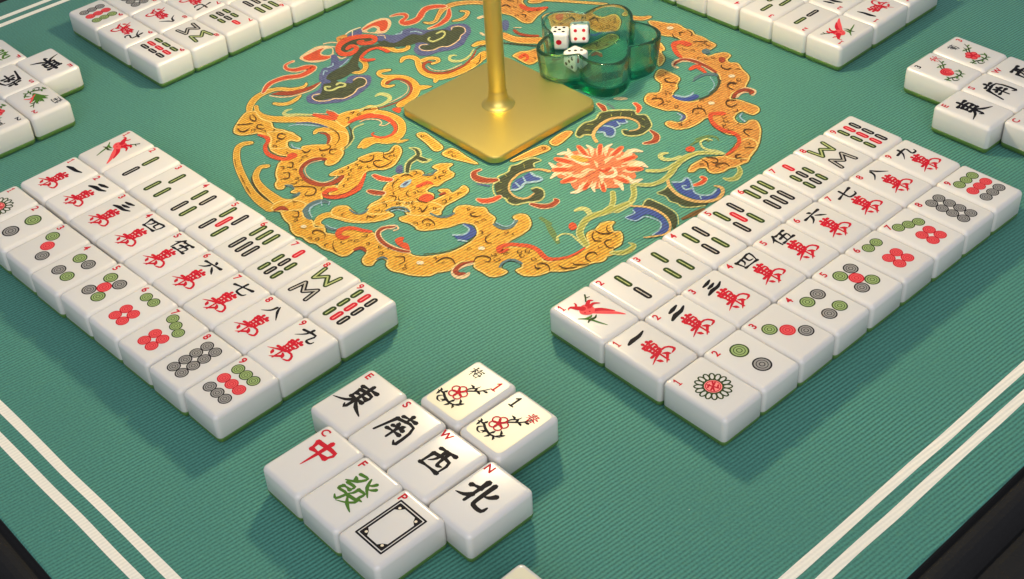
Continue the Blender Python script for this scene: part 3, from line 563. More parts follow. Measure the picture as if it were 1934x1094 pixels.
dragon YL 3.5 2 147,-998 122,-943 145,-876 167,-809 208,-782 254,-796 283,-747 282,-702 225,-698 234,-643 290,-591 305,-635 334,-654 379,-656 404,-690 404,-757 410,-818 390,-837 393,-889 418,-909 463,-900 512,-941 521,-889 517,-849 454,-843 488,-800 539,-807 542,-749 532,-703 583,-711 609,-752 613,-835 611,-923 640,-990 654,-1019 522,-1144 445,-1111 400,-1132 378,-1185 404,-1235 321,-1313 263,-1250 260,-1167 237,-1113 189,-1081|11
dragon R 4.3 0 328,-906 337,-842 374,-830|38 33 14
dragon R 4.3 1 433,-994 423,-938 463,-911 503,-927 503,-981 476,-1006|
dragon LB 4.3 1 239,-990 222,-928 237,-891 268,-929 272,-981|
dragon PU 4.4 1 243,-969 235,-926 249,-925 260,-965|
dragon BR 6 0 234,-1039 189,-1003 169,-944|3 8 5
dragon BR 6 0 318,-982 339,-1017 383,-1018|4 7 4
dragon BR 6 0 273,-1100 316,-1082 340,-1113|5 8 4
dragon BR 6 0 302,-1182 303,-1159|5 5
dragon BR 6 0 357,-711 342,-748 377,-760|6 9 4
dragon BR 6 0 239,-1001 274,-1012|4 4
dragon BR 6 0 423,-1003 464,-1008 509,-986|4 10 5
dragon BR 6 0 512,-1048 529,-1074|4 4
dragon BR 6 0 163,-916 171,-874 218,-864|6 12 5
dragon SL 4.3 0 254,-802 287,-768 271,-712|18 17 14
dragon DR 4.3 0 500,-876 508,-847|15 30
dragon CR 4 0 22,-1025 79,-1017 137,-985|41 60 53
dragon R 4.2 0 22,-1025 79,-1017 137,-985|27 44 36
dragon CR 4 0 139,-1156 177,-1142 217,-1115|49 61 56
dragon DR 4.2 0 139,-1156 177,-1142 217,-1115|33 45 39
dragon PG 4 0 152,-858 81,-787 59,-714 44,-670 -14,-641 -63,-663|37 48 57 44 47 11
dragon DG 4.2 0 147,-851 82,-785 63,-717 42,-671 -7,-646 -45,-652|24 28 31 24 20 6
dragon PG 4 0 77,-697 128,-691 146,-662|55 64 34
dragon DG 4.2 0 77,-697 118,-688 137,-682|33 34 18
dragon PU 4 1 84,-899 48,-852 62,-827 125,-872 117,-902|
dragon CR 4 0 474,-511 471,-559 520,-593 572,-583 626,-540|32 44 54 71 63
dragon DR 4.2 0 474,-511 471,-559 520,-593 572,-583 626,-540|16 32 42 54 45
dragon CR 4 0 713,-740 747,-728 784,-684|37 56 61
dragon R 4.2 0 713,-740 747,-728 784,-684|22 39 44
dragon PU 4 0 588,-629 654,-595|15 15
frame_bar BO 1 2 -147,-524 -135,-476 -47,-480 94,-505 92,-566 -14,-546|27
frame_bar YL 2 1 -147,-524 -135,-476 -47,-480 94,-505 92,-566 -14,-546|
frame_bar Y 3 1 -147,-524 -135,-476 -47,-480 94,-505 92,-566 -14,-546|
frame_bar YL 3.5 2 -147,-524 -135,-476 -47,-480 94,-505 92,-566 -14,-546|11
frame_bar BO 1 2 154,-556 143,-483 188,-465 306,-473 412,-478 320,-517 235,-550|27
frame_bar YL 2 1 154,-556 143,-483 188,-465 306,-473 412,-478 320,-517 235,-550|
frame_bar Y 3 1 154,-556 143,-483 188,-465 306,-473 412,-478 320,-517 235,-550|
frame_bar YL 3.5 2 154,-556 143,-483 188,-465 306,-473 412,-478 320,-517 235,-550|11
frame_bar BO 1 2 543,-299 548,-160 568,-35 631,-35 619,-129 571,-273|27
frame_bar YL 2 1 543,-299 548,-160 568,-35 631,-35 619,-129 571,-273|
frame_bar OR 3 1 543,-299 548,-160 568,-35 631,-35 619,-129 571,-273|
frame_bar YL 3.5 2 543,-299 548,-160 568,-35 631,-35 619,-129 571,-273|11
frame_bar BO 1 2 567,30 633,33 597,203 552,173|27
frame_bar YL 2 1 567,30 633,33 597,203 552,173|
frame_bar OR 3 1 567,30 633,33 597,203 552,173|
frame_bar YL 3.5 2 567,30 633,33 597,203 552,173|11
dragon BO 1 2 -126,-1654 -48,-1698 3,-1712 61,-1720 117,-1750 183,-1759 222,-1743 293,-1746 338,-1724 411,-1723 473,-1704 546,-1694 569,-1662 560,-1611 553,-1578 597,-1557 638,-1567 670,-1625 719,-1646 752,-1623 733,-1575 744,-1534 789,-1531 819,-1560 879,-1570 938,-1542 985,-1525 1041,-1486 1079,-1445 1089,-1398 1123,-1337 1116,-1286 1116,-1229 1171,-1186 1214,-1212 1276,-1210 1337,-1208 1374,-1173 1381,-1110 1328,-1113 1297,-1056 1324,-1011 1382,-994 1415,-1020 1411,-1062 1479,-1062 1533,-1011 1549,-968 1565,-925 1611,-881 1651,-814 1669,-759 1680,-710 1715,-648 1701,-604 1710,-557 1677,-530 1679,-469 1639,-408 1589,-375 1561,-402 1510,-369 1497,-330 1470,-346 1450,-395 1469,-459 1460,-487 1467,-531 1524,-577 1551,-610 1560,-680 1548,-759 1511,-843 1461,-890 1403,-858 1310,-859 1225,-930 1183,-951 1172,-881 1177,-796 1161,-720 1115,-671 1052,-648 1014,-674 1013,-716 1057,-726 1088,-779 1065,-831 1010,-853 966,-843 934,-801 865,-793 808,-773 760,-808 715,-829 681,-872 690,-916 719,-952 696,-1016 641,-1046 601,-1042 601,-1000 614,-946 519,-961 418,-1055 409,-1107 463,-1098 512,-1127 516,-1165 506,-1206 539,-1216 590,-1199 657,-1197 670,-1205 714,-1184 761,-1119 800,-1052 820,-981 853,-951 902,-935 970,-972 996,-1018 1013,-1092 1004,-1200 967,-1283 918,-1355 862,-1393 829,-1396 726,-1424 655,-1452 569,-1434 509,-1420 448,-1457 375,-1485 359,-1551 357,-1584 319,-1610 287,-1620 238,-1594 198,-1632 129,-1603 62,-1615 -2,-1580 -53,-1521 -137,-1556|27
dragon YL 2 1 -126,-1654 -48,-1698 3,-1712 61,-1720 117,-1750 183,-1759 222,-1743 293,-1746 338,-1724 411,-1723 473,-1704 546,-1694 569,-1662 560,-1611 553,-1578 597,-1557 638,-1567 670,-1625 719,-1646 752,-1623 733,-1575 744,-1534 789,-1531 819,-1560 879,-1570 938,-1542 985,-1525 1041,-1486 1079,-1445 1089,-1398 1123,-1337 1116,-1286 1116,-1229 1171,-1186 1214,-1212 1276,-1210 1337,-1208 1374,-1173 1381,-1110 1328,-1113 1297,-1056 1324,-1011 1382,-994 1415,-1020 1411,-1062 1479,-1062 1533,-1011 1549,-968 1565,-925 1611,-881 1651,-814 1669,-759 1680,-710 1715,-648 1701,-604 1710,-557 1677,-530 1679,-469 1639,-408 1589,-375 1561,-402 1510,-369 1497,-330 1470,-346 1450,-395 1469,-459 1460,-487 1467,-531 1524,-577 1551,-610 1560,-680 1548,-759 1511,-843 1461,-890 1403,-858 1310,-859 1225,-930 1183,-951 1172,-881 1177,-796 1161,-720 1115,-671 1052,-648 1014,-674 1013,-716 1057,-726 1088,-779 1065,-831 1010,-853 966,-843 934,-801 865,-793 808,-773 760,-808 715,-829 681,-872 690,-916 719,-952 696,-1016 641,-1046 601,-1042 601,-1000 614,-946 519,-961 418,-1055 409,-1107 463,-1098 512,-1127 516,-1165 506,-1206 539,-1216 590,-1199 657,-1197 670,-1205 714,-1184 761,-1119 800,-1052 820,-981 853,-951 902,-935 970,-972 996,-1018 1013,-1092 1004,-1200 967,-1283 918,-1355 862,-1393 829,-1396 726,-1424 655,-1452 569,-1434 509,-1420 448,-1457 375,-1485 359,-1551 357,-1584 319,-1610 287,-1620 238,-1594 198,-1632 129,-1603 62,-1615 -2,-1580 -53,-1521 -137,-1556|
dragon Y 3 1 -126,-1654 -48,-1698 3,-1712 61,-1720 117,-1750 183,-1759 222,-1743 293,-1746 338,-1724 411,-1723 473,-1704 546,-1694 569,-1662 560,-1611 553,-1578 597,-1557 638,-1567 670,-1625 719,-1646 752,-1623 733,-1575 744,-1534 789,-1531 819,-1560 879,-1570 938,-1542 985,-1525 1041,-1486 1079,-1445 1089,-1398 1123,-1337 1116,-1286 1116,-1229 1171,-1186 1214,-1212 1276,-1210 1337,-1208 1374,-1173 1381,-1110 1328,-1113 1297,-1056 1324,-1011 1382,-994 1415,-1020 1411,-1062 1479,-1062 1533,-1011 1549,-968 1565,-925 1611,-881 1651,-814 1669,-759 1680,-710 1715,-648 1701,-604 1710,-557 1677,-530 1679,-469 1639,-408 1589,-375 1561,-402 1510,-369 1497,-330 1470,-346 1450,-395 1469,-459 1460,-487 1467,-531 1524,-577 1551,-610 1560,-680 1548,-759 1511,-843 1461,-890 1403,-858 1310,-859 1225,-930 1183,-951 1172,-881 1177,-796 1161,-720 1115,-671 1052,-648 1014,-674 1013,-716 1057,-726 1088,-779 1065,-831 1010,-853 966,-843 934,-801 865,-793 808,-773 760,-808 715,-829 681,-872 690,-916 719,-952 696,-1016 641,-1046 601,-1042 601,-1000 614,-946 519,-961 418,-1055 409,-1107 463,-1098 512,-1127 516,-1165 506,-1206 539,-1216 590,-1199 657,-1197 670,-1205 714,-1184 761,-1119 800,-1052 820,-981 853,-951 902,-935 970,-972 996,-1018 1013,-1092 1004,-1200 967,-1283 918,-1355 862,-1393 829,-1396 726,-1424 655,-1452 569,-1434 509,-1420 448,-1457 375,-1485 359,-1551 357,-1584 319,-1610 287,-1620 238,-1594 198,-1632 129,-1603 62,-1615 -2,-1580 -53,-1521 -137,-1556|
dragon YL 3.5 2 -126,-1654 -48,-1698 3,-1712 61,-1720 117,-1750 183,-1759 222,-1743 293,-1746 338,-1724 411,-1723 473,-1704 546,-1694 569,-1662 560,-1611 553,-1578 597,-1557 638,-1567 670,-1625 719,-1646 752,-1623 733,-1575 744,-1534 789,-1531 819,-1560 879,-1570 938,-1542 985,-1525 1041,-1486 1079,-1445 1089,-1398 1123,-1337 1116,-1286 1116,-1229 1171,-1186 1214,-1212 1276,-1210 1337,-1208 1374,-1173 1381,-1110 1328,-1113 1297,-1056 1324,-1011 1382,-994 1415,-1020 1411,-1062 1479,-1062 1533,-1011 1549,-968 1565,-925 1611,-881 1651,-814 1669,-759 1680,-710 1715,-648 1701,-604 1710,-557 1677,-530 1679,-469 1639,-408 1589,-375 1561,-402 1510,-369 1497,-330 1470,-346 1450,-395 1469,-459 1460,-487 1467,-531 1524,-577 1551,-610 1560,-680 1548,-759 1511,-843 1461,-890 1403,-858 1310,-859 1225,-930 1183,-951 1172,-881 1177,-796 1161,-720 1115,-671 1052,-648 1014,-674 1013,-716 1057,-726 1088,-779 1065,-831 1010,-853 966,-843 934,-801 865,-793 808,-773 760,-808 715,-829 681,-872 690,-916 719,-952 696,-1016 641,-1046 601,-1042 601,-1000 614,-946 519,-961 418,-1055 409,-1107 463,-1098 512,-1127 516,-1165 506,-1206 539,-1216 590,-1199 657,-1197 670,-1205 714,-1184 761,-1119 800,-1052 820,-981 853,-951 902,-935 970,-972 996,-1018 1013,-1092 1004,-1200 967,-1283 918,-1355 862,-1393 829,-1396 726,-1424 655,-1452 569,-1434 509,-1420 448,-1457 375,-1485 359,-1551 357,-1584 319,-1610 287,-1620 238,-1594 198,-1632 129,-1603 62,-1615 -2,-1580 -53,-1521 -137,-1556|11
dragon BO 1 0 226,-1585 186,-1597 156,-1578 139,-1529 163,-1482 228,-1452 292,-1421 355,-1367 405,-1309 443,-1253|25 51 56 68 72 73 87 90 80 53
dragon YL 2 0 226,-1585 186,-1597 156,-1578 139,-1529 163,-1482 228,-1452 292,-1421 355,-1367 405,-1309 443,-1253|13 42 47 55 58 60 73 76 66 39
dragon Y 3 0 226,-1585 186,-1597 156,-1578 139,-1529 163,-1482 228,-1452 292,-1421 355,-1367 405,-1309 443,-1253|1 31 36 41 43 46 59 61 51 23
dragon BO 1 2 129,-1445 125,-1396 165,-1358 216,-1363 287,-1360 302,-1303 273,-1257 295,-1193 331,-1116 429,-1067 439,-1122 392,-1166 386,-1214 452,-1214 449,-1270 414,-1345 348,-1407 257,-1451 173,-1478|27
dragon YL 2 1 129,-1445 125,-1396 165,-1358 216,-1363 287,-1360 302,-1303 273,-1257 295,-1193 331,-1116 429,-1067 439,-1122 392,-1166 386,-1214 452,-1214 449,-1270 414,-1345 348,-1407 257,-1451 173,-1478|
dragon Y 3 1 129,-1445 125,-1396 165,-1358 216,-1363 287,-1360 302,-1303 273,-1257 295,-1193 331,-1116 429,-1067 439,-1122 392,-1166 386,-1214 452,-1214 449,-1270 414,-1345 348,-1407 257,-1451 173,-1478|
dragon YL 3.5 2 129,-1445 125,-1396 165,-1358 216,-1363 287,-1360 302,-1303 273,-1257 295,-1193 331,-1116 429,-1067 439,-1122 392,-1166 386,-1214 452,-1214 449,-1270 414,-1345 348,-1407 257,-1451 173,-1478|11
dragon SL 4.2 0 -7,-1520 18,-1571 69,-1598 110,-1601|29 31 26 14
dragon LB 4.3 0 11,-1482 9,-1526 50,-1562 98,-1580|13 10 8 8
dragon SL 4.2 0 232,-1579 276,-1578 315,-1557|8 23 17
dragon LB 4.3 0 233,-1568 274,-1565 306,-1550|7 8 9
dragon R 4.3 0 427,-1548 413,-1579 371,-1580 342,-1542 356,-1498 396,-1467 443,-1448 488,-1421|22 43 37 47 38 32 32 25
dragon CR 4.1 0 553,-1296 516,-1343 531,-1399 593,-1431 671,-1437 753,-1418 813,-1389|30 48 39 40 43 38 33
dragon CR 4.1 0 583,-1314 587,-1284 548,-1275 516,-1312|15 10 15 17
dragon DR 4.3 0 553,-1290 516,-1346 531,-1399 593,-1431 671,-1439 756,-1421 815,-1390|14 24 23 25 25 22 19
dragon R 4.2 1 664,-1374 660,-1337 683,-1316 710,-1350 750,-1342 806,-1377 728,-1392|
dragon DR 4.2 0 561,-1596 576,-1562 621,-1564|29 34 16
dragon SL 4.2 0 730,-1567 742,-1532 772,-1523|11 21 12
dragon BR 6 0 -40,-1626 -10,-1608 35,-1640 8,-1666|5 7 9 6
dragon BR 6 0 262,-1674 243,-1682 226,-1657 252,-1632 305,-1633 344,-1668|5 5 11 10 5 3
dragon BR 6 0 398,-1636 441,-1675 504,-1695|3 6 3
dragon BR 6 0 793,-1479 831,-1442 872,-1471 869,-1507|5 8 7 5
dragon BR 6 0 169,-1429 160,-1406|4 4
dragon BR 6 0 375,-1361 348,-1334 384,-1321|3 11 5
dragon BR 6 0 382,-1291 387,-1318|5 5
dragon BR 6 0 384,-1258 366,-1232|4 4
dragon CW 6 1 158,-1665 163,-1673 161,-1683 153,-1691 141,-1694 130,-1691 125,-1683 127,-1673 135,-1664 147,-1662|
dragon CW 6 1 964,-1398 969,-1407 966,-1418 957,-1426 945,-1429 935,-1425 930,-1416 933,-1406 942,-1397 954,-1394|
dragon SL 4.3 0 210,-1369 267,-1368 301,-1337 287,-1286|13 15 17 14
dragon SL 4.3 0 386,-1214 393,-1167 440,-1123 501,-1126|17 19 17 14
dragon LB 4.3 0 412,-1200 433,-1158 488,-1139|9 9 8
dragon BL 4.2 1 839,-974 891,-955 958,-973 982,-1012 979,-1074 942,-1100 895,-1094 931,-1049 915,-994 862,-983|
dragon LB 4.3 0 850,-984 910,-989 926,-1044 883,-1095|13 10 16 17
dragon LB 4.3 0 944,-1107 988,-1081|15 15
dragon BR 6 0 803,-847 796,-880 831,-883 860,-850|6 8 12 6
dragon BR 6 0 659,-1144 639,-1132 644,-1096 694,-1091 727,-1110|4 8 12 7 4
dragon BR 6 0 1083,-895 1083,-931|5 5
dragon BR 6 0 1039,-927 1049,-978 1085,-1004 1115,-990|5 8 8 5
dragon BR 6 0 1044,-1326 1046,-1305|5 5
dragon BR 6 0 1014,-1345 1014,-1283 1056,-1257 1109,-1274|5 11 9 4
dragon BR 6 0 1213,-1136 1237,-1123 1217,-1094 1173,-1106 1152,-1146 1177,-1190|5 8 8 11 8 4
dragon BR 6 0 523,-1053 562,-1068 538,-1007|4 12 5
dragon BR 6 0 1471,-967 1498,-969 1496,-952|4 11 5
dragon BO 6 0 902,-1341 957,-1274 993,-1190 1002,-1082 988,-1005|9 9 8 7 7
dragon SL 4.3 0 611,-1044 660,-1039 709,-1004 716,-944|16 18 20 18
dragon SL 4.3 0 981,-850 1049,-846 1080,-797 1057,-726|18 21 20 16
dragon LB 4.4 0 979,-831 1043,-822 1064,-781 1042,-731|8 9 8 7
dragon SL 4.3 0 1319,-1111 1302,-1061 1324,-1011 1387,-999|15 18 21 18
dragon CR 4.1 0 1176,-1201 1144,-1264 1158,-1327 1206,-1338 1235,-1310 1230,-1272|21 49 38 45 37 17
dragon DR 4.3 0 1167,-1182 1138,-1248 1155,-1315 1195,-1320 1213,-1296|10 29 28 35 21
dragon CW 6 1 1124,-1051 1129,-1061 1126,-1073 1117,-1082 1104,-1085 1093,-1080 1088,-1070 1090,-1058 1100,-1049 1112,-1047|
dragon CW 6 1 966,-1396 971,-1406 968,-1418 957,-1428 944,-1431 933,-1427 928,-1417 931,-1405 941,-1396 954,-1392|
dragon R 4.3 0 1227,-968 1213,-1005 1178,-979 1203,-922 1243,-888|27 44 38 34 32
dragon R 4.3 0 1247,-889 1293,-855 1357,-844 1431,-861 1476,-857 1527,-799 1553,-716 1551,-640|34 35 33 35 34 24 19 15
dragon BR 6 0 1459,-959 1485,-972 1499,-950|4 11 6
dragon BR 6 0 1463,-945 1478,-912 1523,-908 1560,-938|6 12 8 4
dragon BR 6 0 1656,-637 1624,-629 1604,-658 1626,-704 1672,-708|5 10 10 7 5
dragon BR 6 0 1561,-502 1540,-512|6 6
dragon BR 6 0 1480,-489 1504,-526 1547,-545 1573,-521|4 8 11 6
dragon BR 6 0 1615,-471 1596,-489 1603,-521 1649,-537 1678,-519|6 10 8 9 6
dragon BR 6 0 1476,-472 1522,-469 1557,-436 1563,-411|5 12 13 6
dragon BR 6 0 1494,-384 1522,-419 1555,-428|4 8 5
dragon BR 6 0 1605,-791 1630,-787 1677,-732|5 12 6
dragon BR 6 0 1561,-862 1608,-855 1648,-798|5 12 6
peony FO 2 0 1185,-606 1285,-654 1397,-708|19 43 28
peony FO 2 0 1140,-606 1222,-611|29 35
peony PG 4 0 1535,-606 1449,-569 1401,-524 1358,-431 1361,-361 1389,-288 1404,-227 1423,-130|43 48 46 52 58 56 52 48
peony OL 4.1 0 1535,-606 1449,-569 1401,-524 1358,-431 1361,-361 1389,-288 1404,-227 1423,-130|27 32 30 33 35 32 29 24
peony PG 4 0 1242,-406 1250,-369 1283,-352 1327,-368 1352,-390|25 43 42 36 29
peony PG 4 0 1378,-695 1354,-669 1357,-626 1398,-599 1458,-609 1535,-625|18 13 14 16 16 16
peony PG 4 0 1381,-280 1376,-227|50 50
peony OL 4.1 0 1381,-280 1376,-227|30 30
peony R 4.3 1 1365,-517 1377,-536 1378,-555 1366,-566 1347,-565 1328,-552 1315,-533 1314,-514 1326,-503 1345,-505|
peony PG 4 0 1699,-558 1742,-517 1757,-464 1742,-414 1707,-418|35 52 46 31 13
peony OL 4.1 0 1699,-558 1742,-517 1757,-464 1742,-414 1707,-418|11 28 27 16 1
peony PG 3 0 1315,32 1390,-39 1430,-124 1429,-239|41 40 45 43
peony OL 3.1 0 1315,32 1390,-39 1430,-124 1429,-239|26 25 26 22
peony PG 3 0 1272,-107 1334,-167 1375,-234 1381,-291|36 38 41 41
peony OL 3.1 0 1272,-107 1334,-167 1375,-234 1381,-291|21 23 24 21
peony PK 4 1 788,-129 789,-74 762,-35 763,41 788,100 814,140 867,194 908,242 971,256 1034,279 1082,304 1090,237 1159,222 1210,211 1195,171 1270,104 1226,29 1267,-41 1197,-116 1165,-156 1108,-176 1080,-249 975,-206 901,-228 859,-156|
peony CR 4.1 0 860,30 805,4 718,46|16 43 13
peony CW 4.15 0 820,34 784,6 718,46|10 28 9
peony CR 4.1 0 893,92 838,147 778,161|9 34 15
peony CW 4.15 0 860,112 822,157 778,161|6 22 12
peony CR 4.1 0 953,157 897,219 888,281|9 35 15
peony CW 4.15 0 934,193 888,237 888,281|6 23 13
peony CR 4.1 0 1032,181 1070,231 1034,323|17 46 13
peony CW 4.15 0 1033,222 1070,252 1034,323|10 30 9
peony CR 4.1 0 1063,197 1033,303 1091,353|11 50 20
peony CW 4.15 0 1071,242 1037,326 1091,353|6 33 15
peony CR 4.1 0 1112,145 1183,168 1180,257|15 55 16
peony CW 4.15 0 1132,177 1193,184 1180,257|9 35 11
peony CR 4.1 0 1145,139 1153,231 1239,244|14 57 18
peony CW 4.15 0 1172,169 1166,246 1239,244|8 37 12
peony CR 4.1 0 1184,70 1275,55 1308,119|12 52 19
peony CW 4.15 0 1220,84 1293,62 1308,119|7 34 13
peony CR 4.1 0 1182,-23 1234,-8 1304,-49|15 40 12
peony CW 4.15 0 1218,-31 1252,-12 1304,-49|9 26 8
peony CR 4.1 0 1117,-97 1139,-147 1186,-182|10 31 11
peony CW 4.15 0 1137,-122 1149,-159 1186,-182|7 20 9
peony CR 4.1 0 1063,-157 1107,-235 1088,-290|10 40 18
peony CW 4.15 0 1070,-196 1111,-254 1088,-290|6 26 14
peony CR 4.1 0 947,-143 871,-171 880,-266|15 55 15
peony CW 4.15 0 928,-178 862,-189 880,-266|8 35 11
peony CR 4.1 0 876,-79 849,-157 748,-152|16 55 16
peony CW 4.15 0 839,-100 831,-168 748,-152|9 35 11
peony CR 4.1 0 859,-19 762,9 717,-42|11 50 20
peony CW 4.15 0 818,-26 742,6 717,-42|6 33 15
peony CR 4.2 0 891,61 819,88 747,115|22 64 33
peony R2 4.22 0 947,40 848,77 747,115|16 33 33
peony R 4.24 0 864,72 811,91 759,111|6 29 25
peony CR 4.2 0 936,116 888,170 840,225|19 55 29
peony R2 4.22 0 974,73 908,148 840,225|14 28 29
peony R 4.24 0 918,136 883,176 848,216|5 25 21
peony CR 4.2 0 996,152 979,224 962,297|24 68 36
peony R2 4.22 0 1010,94 986,195 962,297|18 36 36
peony R 4.24 0 990,179 977,232 964,285|6 31 26
peony CR 4.2 0 1065,141 1082,207 1100,274|30 87 45
peony R2 4.22 0 1051,88 1075,181 1100,274|23 45 45
peony R 4.24 0 1072,166 1084,215 1097,263|8 39 33
peony CR 4.2 0 1126,104 1174,151 1222,198|33 95 49
peony R2 4.22 0 1088,66 1155,132 1222,198|25 49 49
peony R 4.24 0 1145,122 1180,156 1215,190|8 43 36
peony CR 4.2 0 1145,21 1201,27 1258,33|28 80 42
peony R2 4.22 0 1099,16 1179,25 1258,33|21 42 42
peony R 4.24 0 1166,23 1208,27 1249,32|7 36 31
peony CR 4.2 0 1128,-64 1176,-100 1224,-136|19 54 28
peony R2 4.22 0 1089,-35 1157,-86 1224,-136|14 28 28
peony R 4.24 0 1146,-78 1181,-104 1216,-130|5 24 20
peony CR 4.2 0 1076,-99 1098,-153 1120,-206|21 60 31
peony R2 4.22 0 1058,-56 1089,-132 1120,-206|16 32 31
peony R 4.24 0 1084,-120 1100,-159 1117,-198|5 27 23
peony CR 4.2 0 998,-116 982,-179 966,-241|30 85 44
peony R2 4.22 0 1011,-66 989,-154 966,-241|22 45 44
peony R 4.24 0 992,-140 980,-186 969,-231|7 39 33
peony CR 4.2 0 931,-87 881,-135 831,-183|33 95 50
peony R2 4.22 0 971,-48 901,-116 831,-183|25 50 50
peony R 4.24 0 912,-105 875,-140 839,-175|8 43 36
peony CR 4.2 0 891,-39 820,-63 750,-87|31 89 47
peony R2 4.22 0 947,-19 849,-53 750,-87|23 47 47
peony R 4.24 0 864,-48 813,-66 761,-84|8 40 34
peony CR 4.3 0 1089,48 1124,104 1196,119|15 49 10
peony R2 4.3 0 1096,24 1169,17 1216,50|11 44 11
peony PK 4.3 0 1092,-3 1153,-29 1204,-25|10 36 10
peony CR 4.3 0 1077,-27 1123,-53 1163,-94|9 28 6
peony R2 4.3 0 1054,-45 1065,-94 1099,-145|11 31 7
peony PK 4.3 0 1028,-54 1008,-103 1022,-170|14 41 8
peony CR 4.3 0 1001,-52 995,-124 947,-164|13 47 11
peony R2 4.3 0 980,-39 912,-64 885,-129|14 50 11
peony PK 4.3 0 967,-18 891,-22 848,-68|12 48 12
peony CR 4.3 0 965,8 913,-11 842,6|14 41 8
peony R2 4.3 0 975,34 921,69 869,82|9 32 8
peony PK 4.3 0 994,56 967,103 925,145|9 29 7
peony CR 4.3 0 1019,70 994,132 999,184|10 37 10
peony R2 4.3 0 1047,73 1081,119 1078,192|15 45 9
peony PK 4.3 0 1071,65 1130,98 1147,169|15 49 10
peony R2 4.35 0 1052,16 1103,19 1138,45|10 34 8
peony CR 4.35 0 1051,5 1094,-13 1131,-15|7 26 7
peony R2 4.35 0 1043,-6 1064,-38 1093,-66|7 21 5
peony R2 4.35 0 1031,-12 1024,-48 1035,-94|10 29 6
peony CR 4.35 0 1019,-11 985,-40 975,-90|12 35 7
peony R2 4.35 0 1011,-3 961,-16 932,-53|10 36 8
peony R2 4.35 0 1009,8 959,16 921,3|9 30 8
peony CR 4.35 0 1013,20 979,46 944,62|7 22 5
peony R2 4.35 0 1023,28 1016,65 995,104|8 24 5
peony R2 4.35 0 1036,31 1058,65 1057,116|11 33 7
peony CR 4.35 0 1046,26 1090,48 1110,93|11 36 8
peony YD 4.4 1 794,-5 823,33 897,45 918,30 896,-8 841,-19|
peony CW 4.42 0 825,-23 889,-20 949,13|10 23 10
peony CW 4.42 0 817,39 856,53 903,73|8 21 10
peony R 4.45 0 1043,10 1075,23 1076,63|20 40 27
peony CW 4.44 0 1084,88 1136,63 1152,17 1097,-46|13 21 35 19
peony R2 4.45 0 967,7 1005,8 1053,-14|14 23 10
peony DG 4 1 637,-500 636,-423 598,-356 612,-298 615,-237 645,-186 678,-166 669,-210 712,-250 695,-299 684,-378 716,-471 768,-532 835,-557 897,-552 937,-515 920,-455 878,-440 887,-398 941,-392 1001,-444 1003,-496 964,-553 935,-612 882,-631 821,-612 780,-630 719,-600 669,-560|
peony PG 4.2 0 712,-250 678,-224 688,-169 635,-178 609,-231 608,-301 592,-350 627,-408 619,-483 658,-525 662,-566 709,-609 770,-639 827,-618 878,-634 929,-619 958,-559 1003,-496 995,-438 941,-392 887,-398 876,-431|9 12 10 17 16 15 13 13 12 11 10 9 12 13 12 15 15 15 10 10 16 15
peony YB 4.3 0 816,-221 760,-245 719,-289 697,-365 717,-459 764,-525 823,-557 890,-558 930,-521 923,-457|31 21 21 18 15 13 14 19 18 11
peony BL 4.2 1 764,-503 731,-435 735,-375 733,-309 783,-330 828,-310 854,-341 817,-376 802,-412 822,-482 813,-512|
peony LB 4.3 0 797,-527 822,-482 801,-424 823,-382 852,-332 832,-307 783,-318 743,-312|23 20 19 23 20 16 19 17
peony LB 4.3 0 741,-381 796,-407|12 12
peony LB 4.3 0 755,-457 810,-471|13 13
peony OL 4.3 0 660,-445 628,-441|5 5
peony OL 4.3 0 690,-517 658,-525|6 6
peony OL 4.3 0 746,-575 738,-604|6 6
peony OL 4.3 0 841,-594 855,-624|4 4
peony OL 4.3 0 636,-275 670,-301|4 4
peony CR 4 0 517,-579 556,-577 603,-557 638,-522|41 55 60 55
peony DR 4.2 0 517,-579 556,-577 603,-557 638,-522|26 39 43 37
peony CR 4 0 725,-746 755,-731 781,-693 789,-632|31 56 57 48
peony R 4.2 0 725,-746 755,-731 781,-693 789,-632|15 39 41 33
peony CR 4 0 995,-545 1058,-518 1091,-474 1088,-417 1066,-409|38 58 56 44 32
peony DR 4.2 0 995,-545 1058,-518 1091,-474 1088,-417 1066,-409|22 41 40 32 20
peony DG 4 1 581,460 567,510 612,577 649,637 716,673 766,656 819,693 886,656 927,619 951,557 954,498 916,440 863,426 825,452 867,478 890,524 867,576 803,603 741,583 690,523 674,434 688,337 710,273 679,243 666,208 630,210 587,280 577,345 596,424|
peony PG 4.2 0 714,269 678,237 679,195 633,200 590,270 574,342 596,424 563,506 602,587 707,683 760,663 809,696 880,662 930,622 951,557 954,498 916,440 869,420 822,449 837,475|17 16 17 9 11 14 13 14 18 17 15 14 10 9 12 15 17 13 10 16
peony YB 4.3 0 797,233 732,268 688,337 665,444 679,520 734,576 810,595 871,567 890,524 867,478|26 24 25 27 27 25 19 13 16 14
peony BL 4.2 1 705,340 692,402 686,457 702,510 739,557 775,540 769,497 766,458 796,413 819,361 794,338 746,354|
peony LB 4.3 0 724,321 752,347 793,325 831,348 802,406 751,432 699,408|20 16 16 16 11 16 19
peony LB 4.3 0 771,438 774,478 722,504|14 10 11
peony LB 4.3 0 755,497 785,537 753,557|17 14 10
peony OL 4.3 0 601,342 630,368|8 8
peony OL 4.3 0 641,281 666,304|8 8
peony OL 4.3 0 599,477 611,450|5 5
peony OL 4.3 0 630,543 653,527|5 5
peony OL 4.3 0 668,603 690,573|5 5
peony OL 4.3 0 728,646 744,623|5 5
peony OL 4.3 0 822,646 846,643|6 6
peony OL 4.3 0 907,576 881,576|7 7
peony CR 4 0 472,582 518,573 562,550|35 51 42
peony DR 4.2 0 472,582 518,573 562,550|20 37 30
peony SL 4 0 514,627 566,617 610,600|13 23 12
